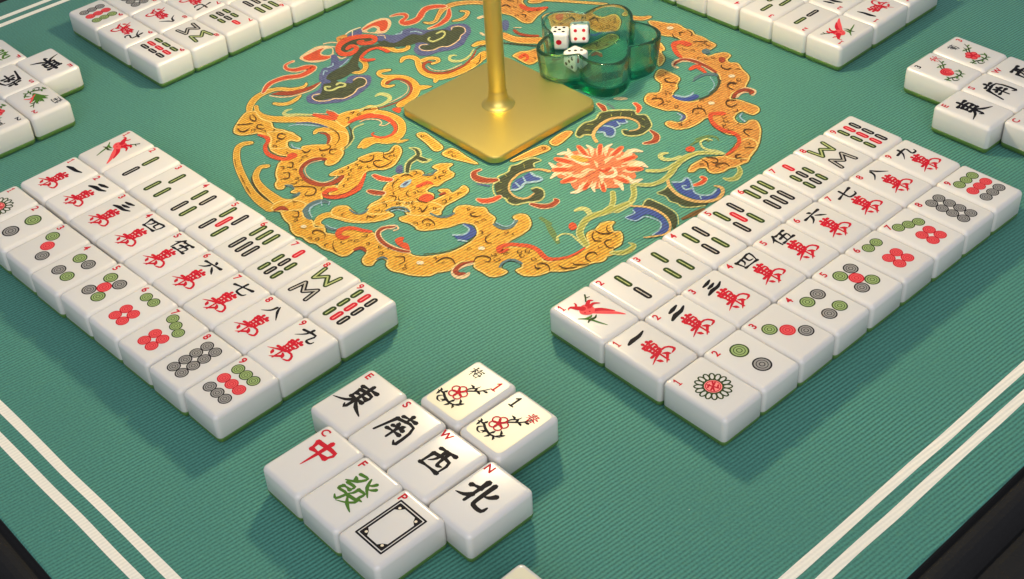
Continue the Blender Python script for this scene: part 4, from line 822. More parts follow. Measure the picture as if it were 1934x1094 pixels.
peony CR 4 0 653,755 705,739 743,685|39 46 31
peony R 4.2 0 653,755 705,739 743,685|25 35 20
peony CR 4 0 960,576 1031,558 1068,497 1038,435|27 48 58 35
peony DR 4.2 0 960,576 1031,558 1068,497 1038,435|13 37 44 17
peony CR 4 1 572,768 574,753 561,731 538,710 514,698 499,701 497,716 510,739 533,759 557,771|
peony DG 4 1 1478,80 1488,144 1480,180 1576,140 1666,140 1730,168 1773,220 1787,170 1728,103 1674,84 1598,75 1547,92 1510,79|
peony PG 4.1 0 1476,176 1486,132 1480,72 1540,85 1596,64 1644,77 1696,73 1747,122 1782,176|8 9 7 9 9 10 11 11 11
peony BL 4.2 1 1464,231 1512,265 1504,323 1557,296 1589,261 1640,244 1692,239 1737,282 1721,363 1734,375 1771,324 1768,246 1710,191 1635,175 1551,181|
peony LB 4.3 0 1473,228 1513,271 1500,320 1536,320 1588,282 1645,238 1698,245 1736,291 1723,354|18 16 17 12 10 12 17 15 12
peony LB 4.3 0 1559,254 1542,238 1582,221 1606,255|15 9 14 15
peony LB 4.3 0 1689,236 1721,213|9 9
peony YB 4.4 0 1428,230 1483,183 1564,153 1640,149 1716,171 1771,223 1796,285 1773,357 1731,389 1691,376|19 22 26 30 30 30 28 24 28 15
peony CR 4 0 1593,297 1607,343 1596,393 1570,396|34 48 38 40
peony R 4.2 0 1593,297 1607,343 1596,393 1570,396|19 34 27 26
peony PG 4.5 0 1320,51 1390,109 1415,196 1397,295 1366,373 1348,464 1360,556 1400,616 1496,683|37 44 41 46 46 54 51 47 17
peony OL 4.6 0 1320,51 1390,109 1415,196 1397,295 1366,373 1348,464 1360,556 1400,616 1496,683|10 17 19 27 27 32 25 19 2
peony PG 4.4 0 1274,214 1328,265 1350,330 1343,386|36 38 33 29
peony OL 4.5 0 1274,214 1328,265 1350,330 1343,386|8 11 10 8
peony PG 4.6 0 1228,451 1209,419 1222,387 1261,380 1302,418 1315,473|16 39 32 38 32 29
peony R 4.6 1 1327,604 1335,586 1332,567 1318,554 1299,552 1282,562 1273,580 1277,600 1291,613 1310,615|
peony PG 3.6 0 1330,17 1392,-43 1435,-131|38 37 34
peony OL 3.7 0 1330,17 1392,-43 1435,-131|23 21 17
peony BR2 3 0 1776,-17 1789,67 1799,149|25 44 19
peony FO 2 0 1272,620 1272,691 1284,749 1324,739|13 28 44 19
peony DG 4 1 1499,-78 1486,-19 1554,-3 1633,0 1715,-16 1778,-72 1809,-135 1731,-94 1612,-66|
peony PG 4.1 0 1505,-84 1480,-12 1548,4 1640,7 1722,-9 1795,-79|8 12 11 10 8 7
peony BL 4.2 1 1486,-138 1558,-82 1668,-83 1765,-131 1795,-194 1773,-271 1744,-196 1695,-128 1599,-126 1581,-166 1587,-230 1520,-247 1514,-182|
peony LB 4.3 0 1497,-163 1527,-181 1517,-250 1587,-230 1594,-165 1642,-143 1706,-140 1748,-193 1755,-266|8 10 8 13 13 12 9 9 10
peony YB 4.4 0 1460,-139 1552,-75 1670,-70 1765,-119 1806,-206 1738,-320|17 21 18 14 17 13
dragon BO 1 2 1460,393 1433,458 1434,527 1439,578 1481,629 1514,683 1500,786 1477,857 1492,942 1557,944 1599,900 1627,822 1640,777 1662,729 1654,688 1645,634 1626,593 1622,534 1590,481 1550,478 1522,496 1485,462 1485,406|27
dragon YL 2 1 1460,393 1433,458 1434,527 1439,578 1481,629 1514,683 1500,786 1477,857 1492,942 1557,944 1599,900 1627,822 1640,777 1662,729 1654,688 1645,634 1626,593 1622,534 1590,481 1550,478 1522,496 1485,462 1485,406|
dragon OR 3 1 1460,393 1433,458 1434,527 1439,578 1481,629 1514,683 1500,786 1477,857 1492,942 1557,944 1599,900 1627,822 1640,777 1662,729 1654,688 1645,634 1626,593 1622,534 1590,481 1550,478 1522,496 1485,462 1485,406|
dragon YL 3.5 2 1460,393 1433,458 1434,527 1439,578 1481,629 1514,683 1500,786 1477,857 1492,942 1557,944 1599,900 1627,822 1640,777 1662,729 1654,688 1645,634 1626,593 1622,534 1590,481 1550,478 1522,496 1485,462 1485,406|11
dragon BR 6 0 1439,543 1484,540 1534,496|6 10 4
dragon BR 6 0 1442,581 1489,613 1524,600 1530,572 1499,565|8 13 9 13 7
dragon BR 6 0 1615,606 1574,612 1552,581 1552,546 1582,553|6 13 14 8 7
dragon BR 6 0 1605,733 1590,707 1565,730 1580,755|8 14 11 8
peony PG 2.5 0 1657,645 1702,608 1727,537 1709,495 1673,482|27 37 47 45 16
peony OL 2.6 0 1657,645 1702,608 1727,537 1709,495 1673,482|11 21 27 18 2
dragon BO 1 2 -72,1680 -20,1720 55,1749 115,1788 199,1774 261,1785 313,1757 385,1764 452,1751 511,1747 536,1726 539,1657 512,1618 590,1576 615,1641 647,1699 705,1695 726,1630 772,1615 816,1642 891,1600 972,1566 1014,1523 1049,1449 1079,1397 1049,1325 1087,1242 1142,1268 1209,1278 1286,1285 1328,1249 1332,1190 1292,1178 1246,1173 1244,1108 1272,1060 1331,1041 1366,1074 1361,1118 1398,1140 1473,1087 1528,1018 1577,944 1606,878 1626,804 1641,756 1567,687 1516,690 1516,783 1480,878 1421,919 1365,890 1292,895 1226,907 1146,955 1124,936 1133,845 1120,772 1083,713 1023,694 975,711 978,751 1025,770 1045,813 1029,861 982,892 918,883 868,837 809,821 758,811 697,819 654,857 633,917 671,964 657,1017 604,1075 611,1074 524,1102 477,1168 473,1219 538,1223 613,1224 661,1200 692,1135 735,1095 734,1088 751,1025 810,988 879,1000 930,1047 954,1147 946,1255 904,1350 850,1414 796,1445 680,1463 583,1458 488,1441 416,1474 329,1524 286,1572 289,1633 221,1630 174,1602 112,1591 24,1631|27
dragon YL 2 1 -72,1680 -20,1720 55,1749 115,1788 199,1774 261,1785 313,1757 385,1764 452,1751 511,1747 536,1726 539,1657 512,1618 590,1576 615,1641 647,1699 705,1695 726,1630 772,1615 816,1642 891,1600 972,1566 1014,1523 1049,1449 1079,1397 1049,1325 1087,1242 1142,1268 1209,1278 1286,1285 1328,1249 1332,1190 1292,1178 1246,1173 1244,1108 1272,1060 1331,1041 1366,1074 1361,1118 1398,1140 1473,1087 1528,1018 1577,944 1606,878 1626,804 1641,756 1567,687 1516,690 1516,783 1480,878 1421,919 1365,890 1292,895 1226,907 1146,955 1124,936 1133,845 1120,772 1083,713 1023,694 975,711 978,751 1025,770 1045,813 1029,861 982,892 918,883 868,837 809,821 758,811 697,819 654,857 633,917 671,964 657,1017 604,1075 611,1074 524,1102 477,1168 473,1219 538,1223 613,1224 661,1200 692,1135 735,1095 734,1088 751,1025 810,988 879,1000 930,1047 954,1147 946,1255 904,1350 850,1414 796,1445 680,1463 583,1458 488,1441 416,1474 329,1524 286,1572 289,1633 221,1630 174,1602 112,1591 24,1631|
dragon OR 3 1 -72,1680 -20,1720 55,1749 115,1788 199,1774 261,1785 313,1757 385,1764 452,1751 511,1747 536,1726 539,1657 512,1618 590,1576 615,1641 647,1699 705,1695 726,1630 772,1615 816,1642 891,1600 972,1566 1014,1523 1049,1449 1079,1397 1049,1325 1087,1242 1142,1268 1209,1278 1286,1285 1328,1249 1332,1190 1292,1178 1246,1173 1244,1108 1272,1060 1331,1041 1366,1074 1361,1118 1398,1140 1473,1087 1528,1018 1577,944 1606,878 1626,804 1641,756 1567,687 1516,690 1516,783 1480,878 1421,919 1365,890 1292,895 1226,907 1146,955 1124,936 1133,845 1120,772 1083,713 1023,694 975,711 978,751 1025,770 1045,813 1029,861 982,892 918,883 868,837 809,821 758,811 697,819 654,857 633,917 671,964 657,1017 604,1075 611,1074 524,1102 477,1168 473,1219 538,1223 613,1224 661,1200 692,1135 735,1095 734,1088 751,1025 810,988 879,1000 930,1047 954,1147 946,1255 904,1350 850,1414 796,1445 680,1463 583,1458 488,1441 416,1474 329,1524 286,1572 289,1633 221,1630 174,1602 112,1591 24,1631|
dragon YL 3.5 2 -72,1680 -20,1720 55,1749 115,1788 199,1774 261,1785 313,1757 385,1764 452,1751 511,1747 536,1726 539,1657 512,1618 590,1576 615,1641 647,1699 705,1695 726,1630 772,1615 816,1642 891,1600 972,1566 1014,1523 1049,1449 1079,1397 1049,1325 1087,1242 1142,1268 1209,1278 1286,1285 1328,1249 1332,1190 1292,1178 1246,1173 1244,1108 1272,1060 1331,1041 1366,1074 1361,1118 1398,1140 1473,1087 1528,1018 1577,944 1606,878 1626,804 1641,756 1567,687 1516,690 1516,783 1480,878 1421,919 1365,890 1292,895 1226,907 1146,955 1124,936 1133,845 1120,772 1083,713 1023,694 975,711 978,751 1025,770 1045,813 1029,861 982,892 918,883 868,837 809,821 758,811 697,819 654,857 633,917 671,964 657,1017 604,1075 611,1074 524,1102 477,1168 473,1219 538,1223 613,1224 661,1200 692,1135 735,1095 734,1088 751,1025 810,988 879,1000 930,1047 954,1147 946,1255 904,1350 850,1414 796,1445 680,1463 583,1458 488,1441 416,1474 329,1524 286,1572 289,1633 221,1630 174,1602 112,1591 24,1631|11
dragon R 4.3 0 1174,1056 1145,1030 1125,998 1165,949 1233,913 1312,901 1383,920 1443,903 1488,850 1512,773 1516,690|51 45 33 28 35 43 38 26 27 26 19
dragon BL 4.2 0 781,1006 832,1008 882,1041 894,1103|24 45 52 53
dragon LB 4.3 0 789,1020 842,1043 862,1087 851,1129|22 22 18 14
dragon DG 4.1 0 940,1095 953,1171 937,1274 879,1380|22 20 16 15
dragon PU 4.2 0 956,855 1011,856 1031,800|18 24 13
dragon LB 4.3 0 956,855 1000,846 1015,810|12 9 10
dragon LB 4.3 0 1270,1145 1289,1101 1348,1081|12 12 15
dragon CR 4.2 0 1103,1283 1082,1339 1096,1400 1137,1416 1168,1382|31 52 75 59 28
dragon DR 4.3 0 1097,1264 1070,1328 1089,1393 1139,1407 1151,1379|25 32 46 39 21
dragon BR 6 0 994,1406 956,1397 973,1346 1023,1340|9 17 10 7
dragon BR 6 0 1168,1214 1163,1159 1114,1165 1094,1211 1130,1244|7 15 10 13 9
dragon BR 6 0 710,870 705,891 747,917 787,889 787,838|6 16 15 9 7
dragon BR 6 0 1028,921 998,969 1041,1009 1107,970|5 15 15 5
dragon BR 6 0 1048,928 1050,955|7 7
dragon BR 6 0 1446,1037 1414,1008 1430,975 1482,963|8 14 10 6
dragon BR 6 0 596,1121 631,1113 682,1146|7 17 9
dragon BR 6 0 1550,837 1591,876|8 8
dragon CW 6 1 1052,1121 1057,1109 1053,1095 1043,1086 1030,1084 1019,1090 1014,1102 1017,1116 1028,1125 1041,1127|
dragon PG 4.6 0 1340,760 1301,747 1297,697 1335,661 1388,654 1448,684 1504,690|12 17 16 17 23 24 19
dragon FO 2 0 1249,699 1281,777 1329,809 1371,788|13 34 23 9
dragon R 4.3 0 374,1608 321,1597 300,1553 338,1503 412,1456 466,1435|68 54 50 35 40 26
dragon CR 4.1 0 541,1311 501,1314 481,1357 497,1414 552,1454 648,1461 775,1439|29 25 43 57 54 46 30
dragon DR 4.3 0 505,1317 488,1364 504,1430 583,1458 684,1459 785,1442|13 22 29 35 31 23
dragon R 4.2 0 627,1353 627,1400 636,1436|30 49 35
dragon R 4 0 638,1411 681,1408 736,1391|33 42 21
dragon SL 4.1 0 751,1243 732,1303 754,1378 808,1416|12 28 35 36
dragon DG 4.1 0 839,1403 897,1349 936,1267 945,1196|15 20 21 13
dragon LB 4.2 0 798,1366 877,1318 915,1260 925,1204|7 7 7 8
dragon BR 6 0 243,1724 216,1699 249,1670|10 14 5
dragon BR 6 0 230,1771 290,1751 315,1715|6 10 5
dragon BR 6 0 828,1557 819,1521 773,1520 746,1551|8 18 11 4
dragon BR 6 0 992,1424 953,1401 970,1350 1030,1340|9 15 9 6
dragon BR 6 0 602,1160 586,1132 624,1113 685,1143|8 10 15 8
dragon BR 6 0 384,1661 455,1739|9 9
dragon BR 6 0 191,1647 228,1622 262,1623|5 12 8
dragon CW 6 1 139,1719 145,1705 141,1690 129,1679 114,1677 101,1685 94,1699 98,1714 110,1725 125,1727|
dragon CW 6 1 921,1490 926,1477 923,1463 912,1453 899,1452 887,1458 882,1471 886,1485 896,1495 910,1496|
dragon DR 4.3 1 723,1620 735,1598 736,1579 725,1568 706,1571 687,1587 674,1608 674,1628 685,1638 704,1635|
dragon SL 4.3 1 566,1639 576,1618 573,1597 559,1584 539,1584 520,1597 509,1618 512,1639 526,1652 547,1652|
dragon BO 1 2 204,1483 256,1472 300,1440 302,1399 377,1354 418,1294 416,1250|27
dragon YL 2 1 204,1483 256,1472 300,1440 302,1399 377,1354 418,1294 416,1250|
dragon OR 3 1 204,1483 256,1472 300,1440 302,1399 377,1354 418,1294 416,1250|
dragon YL 3.5 2 204,1483 256,1472 300,1440 302,1399 377,1354 418,1294 416,1250|11
dragon BO 1 0 -232,1628 -148,1674 -119,1730|76 84 63
dragon YL 2 0 -232,1628 -148,1674 -119,1730|56 64 44
dragon OR 3 0 -232,1628 -148,1674 -119,1730|33 41 22
dragon BO 1 2 -1242,1199 -1089,1335 -1022,1265 -979,1240 -880,1217 -806,1315 -780,1259 -762,1181 -729,1103 -720,1065 -769,1036 -857,1050 -924,1052 -1055,1028|27
dragon YL 2 1 -1242,1199 -1089,1335 -1022,1265 -979,1240 -880,1217 -806,1315 -780,1259 -762,1181 -729,1103 -720,1065 -769,1036 -857,1050 -924,1052 -1055,1028|
dragon OR 3 1 -1242,1199 -1089,1335 -1022,1265 -979,1240 -880,1217 -806,1315 -780,1259 -762,1181 -729,1103 -720,1065 -769,1036 -857,1050 -924,1052 -1055,1028|
dragon YL 3.5 2 -1242,1199 -1089,1335 -1022,1265 -979,1240 -880,1217 -806,1315 -780,1259 -762,1181 -729,1103 -720,1065 -769,1036 -857,1050 -924,1052 -1055,1028|11
dragon R 4.3 0 -974,1212 -910,1198 -848,1233 -801,1311|38 59 59 35
dragon BR 6 0 -1070,1095 -1062,1133 -1010,1132|9 20 8
dragon BR 6 0 -862,1107 -829,1122 -807,1094|10 13 5
dragon BR 6 0 -1107,1190 -1060,1216|10 10
dragon BR 6 0 -1016,1206 -1078,1279|5 5
dragon BO 1 0 -742,802 -649,805 -565,844 -477,924|84 98 111 113
dragon YL 2 0 -742,802 -649,805 -565,844 -477,924|68 81 91 93
dragon OR 3 0 -742,802 -649,805 -565,844 -477,924|51 62 70 71
dragon DR 4.3 0 -723,903 -662,890 -595,909 -529,958|26 33 36 33
dragon CR 4.3 0 -752,929 -713,961|13 13
dragon PU 4.2 1 -893,940 -872,974 -814,935 -759,862 -809,863|
dragon DG 4.2 0 -641,716 -545,774 -410,860|21 21 21
dragon BO 1 2 -451,642 -454,711 -415,761 -383,834 -275,717 -269,638 -327,628 -412,635|27
dragon YL 2 1 -451,642 -454,711 -415,761 -383,834 -275,717 -269,638 -327,628 -412,635|
dragon OR 3 1 -451,642 -454,711 -415,761 -383,834 -275,717 -269,638 -327,628 -412,635|
dragon YL 3.5 2 -451,642 -454,711 -415,761 -383,834 -275,717 -269,638 -327,628 -412,635|11
dragon R 4.3 0 -388,649 -396,700 -344,686 -326,642|28 46 21 20
dragon BO 1 2 -721,1203 -701,1299 -589,1306 -495,1406 -361,1465 -311,1571 -192,1525 -139,1392 -211,1312 -359,1269 -451,1170 -480,1084 -581,1099|27
dragon YL 2 1 -721,1203 -701,1299 -589,1306 -495,1406 -361,1465 -311,1571 -192,1525 -139,1392 -211,1312 -359,1269 -451,1170 -480,1084 -581,1099|
dragon OR 3 1 -721,1203 -701,1299 -589,1306 -495,1406 -361,1465 -311,1571 -192,1525 -139,1392 -211,1312 -359,1269 -451,1170 -480,1084 -581,1099|
dragon YL 3.5 2 -721,1203 -701,1299 -589,1306 -495,1406 -361,1465 -311,1571 -192,1525 -139,1392 -211,1312 -359,1269 -451,1170 -480,1084 -581,1099|11
dragon R 4.3 1 -574,1265 -556,1237 -554,1210 -571,1195 -599,1197 -629,1216 -648,1245 -649,1271 -632,1286 -604,1284|
dragon BR 6 0 -524,1241 -508,1302 -455,1288|10 21 7
dragon BR 6 0 -394,1343 -385,1412 -325,1390|9 21 6
dragon BR 6 0 -605,1153 -561,1147|8 8
dragon BO 1 0 -963,1310 -929,1356 -926,1416|82 88 68
dragon YL 2 0 -963,1310 -929,1356 -926,1416|60 68 50
dragon OR 3 0 -963,1310 -929,1356 -926,1416|36 45 30
dragon BO 1 0 -904,1395 -774,1487 -631,1583 -506,1662|52 57 56 56
dragon YL 2 0 -904,1395 -774,1487 -631,1583 -506,1662|31 35 35 35
dragon OR 3 0 -904,1395 -774,1487 -631,1583 -506,1662|7 12 12 12
dragon BO 1 2 -127,1036 -124,1184 -117,1308 -36,1323 0,1209 -19,1077|27
dragon YL 2 1 -127,1036 -124,1184 -117,1308 -36,1323 0,1209 -19,1077|
dragon OR 3 1 -127,1036 -124,1184 -117,1308 -36,1323 0,1209 -19,1077|
dragon YL 3.5 2 -127,1036 -124,1184 -117,1308 -36,1323 0,1209 -19,1077|11
dragon R 4.3 0 12,993 18,1040 73,1020|26 50 20
dragon CR 4.4 0 -3,964 -24,1044 37,1057|8 12 11
dragon BL 4.2 0 -276,1224 -205,1229 -204,1304|18 55 18
dragon BR 6 0 -908,-1175 -904,-1162 -914,-1152 -927,-1154|3 6 6 5
dragon BR 6 0 -762,-1213 -775,-1216 -780,-1227 -773,-1238|3 6 6 5
dragon BR 6 0 -930,-1216 -945,-1205 -962,-1212 -965,-1230|3 6 6 5
dragon BR 6 0 -996,-1268 -1001,-1251 -1018,-1246 -1031,-1258 -1019,-1270 -1009,-1271|3 6 6 5 5 3
dragon BR 6 0 -639,-618 -652,-626 -651,-641 -638,-649 -631,-636 -634,-627|3 6 6 5 5 3
dragon BR 6 0 -1606,-71 -1590,-70 -1582,-56 -1590,-42|3 6 6 5
dragon BR 6 0 -467,-1203 -483,-1195 -499,-1205 -499,-1223 -481,-1222 -474,-1214|3 6 6 5 5 3
dragon BR 6 0 -610,-1282 -605,-1269 -613,-1258 -626,-1259|3 6 6 5
dragon BR 6 0 -327,-1405 -313,-1405 -306,-1393 -312,-1380 -324,-1387 -326,-1395|3 6 6 5 5 3
dragon BR 6 0 -95,-1334 -107,-1342 -106,-1357 -93,-1364|3 6 6 5
dragon BR 6 0 -137,-1556 -122,-1565 -107,-1558 -105,-1541|3 6 6 5
dragon BR 6 0 -424,-1099 -424,-1115 -411,-1123 -397,-1116 -404,-1103 -413,-1100|3 6 6 5 5 3
dragon BR 6 0 -392,-1349 -401,-1338 -416,-1339 -423,-1352|3 6 6 5
dragon BR 6 0 -264,-1388 -278,-1384 -289,-1394 -286,-1408|3 6 6 5
dragon BR 6 0 -477,-1269 -466,-1263 -465,-1250 -475,-1243|3 6 6 5
dragon BR 6 0 -473,-1400 -478,-1382 -495,-1377 -509,-1388|3 6 6 5
dragon BR 6 0 -299,-1453 -282,-1449 -275,-1432 -286,-1418|3 6 6 5
dragon BR 6 0 -720,-1283 -724,-1267 -740,-1262 -753,-1273 -742,-1285 -732,-1285|3 6 6 5 5 3
dragon BR 6 0 -57,-1143 -71,-1155 -68,-1173 -51,-1181|3 6 6 5
dragon BR 6 0 -161,-1165 -154,-1153 -160,-1140 -174,-1139 -175,-1152 -169,-1159|3 6 6 5 5 3
dragon BR 6 0 -141,-1039 -148,-1026 -162,-1026 -170,-1037|3 6 6 5
dragon BR 6 0 -25,-1214 -34,-1225 -30,-1238 -16,-1242|3 6 6 5
dragon BR 6 0 -73,-777 -68,-791 -53,-794 -42,-783|3 6 6 5
dragon BR 6 0 -172,-1111 -164,-1099 -171,-1085 -185,-1084|3 6 6 5
dragon BR 6 0 -118,-1118 -110,-1134 -91,-1136 -80,-1122|3 6 6 5
dragon BR 6 0 -114,-1055 -103,-1044 -106,-1028 -120,-1023 -125,-1037 -121,-1046|3 6 6 5 5 3
dragon BR 6 0 -96,-986 -88,-998 -73,-998 -65,-986|3 6 6 5
dragon BR 6 0 -60,-808 -71,-803 -81,-810 -81,-822 -69,-822 -64,-816|3 6 6 5 5 3
dragon BR 6 0 -132,-1069 -142,-1080 -138,-1094 -124,-1099|3 6 6 5
dragon BR 6 0 594,-766 579,-772 576,-788 588,-799|3 6 6 5
dragon BR 6 0 234,-810 215,-813 207,-830 217,-846|3 6 6 5
dragon BR 6 0 353,-1200 349,-1183 332,-1177 319,-1188|3 6 6 5
dragon BR 6 0 337,-793 342,-778 333,-765 317,-766|3 6 6 5
dragon BR 6 0 584,-843 576,-852 580,-864 592,-868|3 6 6 5
dragon BR 6 0 382,-985 379,-972 367,-968 357,-975|3 6 6 5
dragon BR 6 0 605,-1002 601,-990 589,-988 580,-996 589,-1004 596,-1004|3 6 6 5 5 3
dragon BR 6 0 356,-939 372,-948 388,-939 390,-920|3 6 6 5
dragon BR 6 0 584,-925 594,-909 585,-892 566,-890 565,-908 572,-917|3 6 6 5 5 3
dragon BR 6 0 437,-1080 432,-1068 419,-1065 410,-1074 419,-1083 427,-1083|3 6 6 5 5 3
dragon BR 6 0 271,-1051 267,-1062 273,-1071 285,-1071|3 6 6 5
dragon BR 6 0 442,-1027 433,-1042 441,-1058 459,-1059|3 6 6 5
dragon BR 6 0 320,-673 315,-687 324,-698 339,-697 337,-683 330,-677|3 6 6 5 5 3
dragon BR 6 0 501,-1086 496,-1073 482,-1071 473,-1081|3 6 6 5
dragon BR 6 0 204,-821 194,-811 181,-814 176,-827|3 6 6 5
dragon BR 6 0 335,-1077 350,-1090 368,-1085 374,-1067|3 6 6 5
dragon BR 6 0 -116,-504 -114,-517 -102,-522 -91,-515 -99,-505 -106,-503|3 6 6 5 5 3
dragon BR 6 0 198,-505 184,-501 173,-510 175,-525|3 6 6 5
dragon BR 6 0 211,-517 219,-531 235,-532 245,-519|3 6 6 5
dragon BR 6 0 605,-77 612,-62 603,-49 588,-49 588,-65 595,-71|3 6 6 5 5 3
dragon BR 6 0 1394,-923 1405,-935 1422,-932 1428,-916 1413,-911 1403,-915|3 6 6 5 5 3
dragon BR 6 0 924,-859 908,-855 896,-866 898,-882|3 6 6 5
dragon BR 6 0 1321,-933 1322,-952 1337,-961 1354,-953 1345,-937 1335,-934|3 6 6 5 5 3
dragon BR 6 0 1242,-1087 1260,-1094 1275,-1082 1273,-1063 1255,-1065 1248,-1074|3 6 6 5 5 3
dragon BR 6 0 1136,-827 1136,-838 1146,-844 1156,-840|3 6 6 5
dragon BR 6 0 1001,-979 1003,-962 990,-952 974,-957|3 6 6 5
dragon BR 6 0 714,-1438 704,-1442 701,-1454 710,-1462|3 6 6 5
dragon BR 6 0 905,-907 893,-904 883,-912 885,-924|3 6 6 5
dragon BR 6 0 1607,-447 1612,-435 1605,-424 1591,-424|3 6 6 5
dragon BR 6 0 748,-840 741,-850 746,-861 758,-863 759,-851 755,-846|3 6 6 5 5 3
dragon BR 6 0 486,-1493 505,-1489 512,-1471 500,-1456 486,-1468 485,-1479|3 6 6 5 5 3
dragon BR 6 0 645,-1469 642,-1481 650,-1489 662,-1487 659,-1476 653,-1472|3 6 6 5 5 3
dragon BR 6 0 643,-1177 631,-1167 617,-1171 613,-1186|3 6 6 5
dragon BR 6 0 993,-1330 989,-1318 978,-1315 969,-1323|3 6 6 5
dragon BR 6 0 1268,-989 1252,-989 1244,-1003 1252,-1017 1265,-1010 1268,-1000|3 6 6 5 5 3
dragon BR 6 0 1195,-1064 1210,-1070 1223,-1061 1222,-1045 1207,-1046 1201,-1053|3 6 6 5 5 3
dragon BR 6 0 1091,-867 1104,-866 1110,-855 1105,-844|3 6 6 5
dragon BR 6 0 1075,-1111 1060,-1111 1052,-1123 1058,-1136|3 6 6 5
dragon BR 6 0 1289,-913 1283,-930 1294,-945 1312,-943 1310,-926 1301,-919|3 6 6 5 5 3
dragon BR 6 0 584,-1520 585,-1509 576,-1501 565,-1505 569,-1516 576,-1519|3 6 6 5 5 3
dragon BR 6 0 49,-1689 63,-1684 66,-1670 56,-1659 46,-1669 46,-1678|3 6 6 5 5 3
dragon BR 6 0 485,-1562 473,-1559 463,-1568 466,-1581|3 6 6 5
dragon BR 6 0 710,-1538 722,-1523 717,-1506 699,-1501 695,-1518 701,-1528|3 6 6 5 5 3
dragon BR 6 0 287,-1724 278,-1715 265,-1718 260,-1730|3 6 6 5
dragon BR 6 0 900,-1472 899,-1485 909,-1494 922,-1489|3 6 6 5
dragon BR 6 0 710,-1143 707,-1128 693,-1123 681,-1132 690,-1144 699,-1145|3 6 6 5 5 3
dragon BR 6 0 402,-1675 391,-1686 393,-1701 408,-1708|3 6 6 5
dragon BR 6 0 314,-1715 324,-1703 319,-1688 305,-1684 301,-1699 306,-1707|3 6 6 5 5 3
dragon BR 6 0 511,-1528 496,-1531 490,-1546 500,-1559 512,-1549 513,-1539|3 6 6 5 5 3
dragon BR 6 0 1602,-573 1612,-579 1623,-574 1624,-562|3 6 6 5
dragon BR 6 0 438,-1606 446,-1618 460,-1617 468,-1605|3 6 6 5
dragon BR 6 0 1315,-879 1313,-897 1326,-909 1344,-904 1338,-887 1328,-882|3 6 6 5 5 3
dragon BR 6 0 938,-1509 928,-1502 917,-1507 915,-1519 926,-1520 932,-1516|3 6 6 5 5 3
dragon BR 6 0 402,-1121 393,-1111 379,-1113 374,-1125 386,-1130 394,-1127|3 6 6 5 5 3
dragon BR 6 0 223,-1417 215,-1426 218,-1438 229,-1441|3 6 6 5
dragon BR 6 0 329,-1269 346,-1266 353,-1251 344,-1236|3 6 6 5
dragon BR 6 0 1546,867 1551,884 1539,897 1521,895|3 6 6 5
dragon BR 6 0 1487,500 1478,507 1467,504 1464,492 1475,490 1481,494|3 6 6 5 5 3
dragon BR 6 0 1638,725 1626,715 1628,700 1641,693|3 6 6 5
dragon BR 6 0 891,1581 879,1584 870,1576 872,1564|3 6 6 5
dragon BR 6 0 1208,1014 1222,1017 1227,1030 1218,1041|3 6 6 5
dragon BR 6 0 692,1015 702,1008 713,1012 715,1024|3 6 6 5
dragon BR 6 0 1208,1125 1225,1132 1228,1151 1214,1163|3 6 6 5
dragon BR 6 0 390,1541 401,1527 418,1528 426,1544|3 6 6 5
dragon BR 6 0 579,1531 564,1521 563,1503 579,1493|3 6 6 5
dragon BR 6 0 741,964 737,983 720,989 705,978|3 6 6 5
dragon BR 6 0 1081,856 1072,842 1079,827 1095,825|3 6 6 5
dragon BR 6 0 1330,1039 1332,1028 1343,1023 1353,1030|3 6 6 5
dragon BR 6 0 472,1704 483,1689 502,1690 511,1707|3 6 6 5
dragon BR 6 0 1322,936 1339,928 1355,938 1355,957|3 6 6 5
dragon BR 6 0 1296,949 1288,938 1294,925 1308,923|3 6 6 5
dragon BR 6 0 544,1214 533,1208 532,1195 542,1187|3 6 6 5
dragon BR 6 0 789,924 800,915 814,919 817,933 804,936 796,931|3 6 6 5 5 3
dragon BR 6 0 1264,944 1277,944 1284,956 1278,967|3 6 6 5
dragon BR 6 0 962,1484 957,1466 970,1452 989,1455 985,1473 975,1479|3 6 6 5 5 3
dragon BR 6 0 525,1143 539,1140 549,1150 546,1164|3 6 6 5
dragon BR 6 0 732,1017 736,1006 748,1003 756,1012 748,1020 741,1019|3 6 6 5 5 3
dragon BR 6 0 484,1560 473,1570 458,1567 453,1552|3 6 6 5
dragon BR 6 0 1073,736 1080,749 1074,761 1060,763 1059,749 1064,743|3 6 6 5 5 3
dragon BR 6 0 677,1110 674,1098 683,1089 695,1091|3 6 6 5
dragon BR 6 0 978,1095 964,1096 954,1085 959,1070|3 6 6 5
dragon BR 6 0 835,890 817,886 810,869 821,855|3 6 6 5
dragon BR 6 0 627,1578 637,1571 648,1576 650,1589 638,1590 632,1585|3 6 6 5 5 3
dragon BR 6 0 1232,1002 1242,985 1261,985 1272,1000 1256,1010 1245,1008|3 6 6 5 5 3
dragon BR 6 0 1033,762 1047,762 1054,775 1047,787|3 6 6 5
dragon BR 6 0 886,888 901,898 902,916 887,926 877,911 880,900|3 6 6 5 5 3
dragon BR 6 0 988,1024 994,1007 1012,1002 1026,1015 1013,1028 1001,1028|3 6 6 5 5 3
dragon BR 6 0 599,1549 599,1536 610,1529 622,1534 616,1546 609,1548|3 6 6 5 5 3
dragon BR 6 0 47,1701 37,1687 43,1672 60,1669|3 6 6 5
dragon BR 6 0 674,921 683,914 694,917 697,928|3 6 6 5
dragon BR 6 0 478,1657 463,1666 447,1658 445,1640|3 6 6 5
dragon BR 6 0 451,1674 463,1686 459,1702 443,1707|3 6 6 5
dragon BR 6 0 -845,1159 -838,1170 -843,1182 -856,1184 -857,1171 -852,1165|3 6 6 5 5 3
dragon BR 6 0 -1128,1234 -1117,1222 -1101,1225 -1095,1240 -1110,1246 -1119,1242|3 6 6 5 5 3
dragon BR 6 0 -898,1117 -882,1127 -881,1145 -896,1156|3 6 6 5
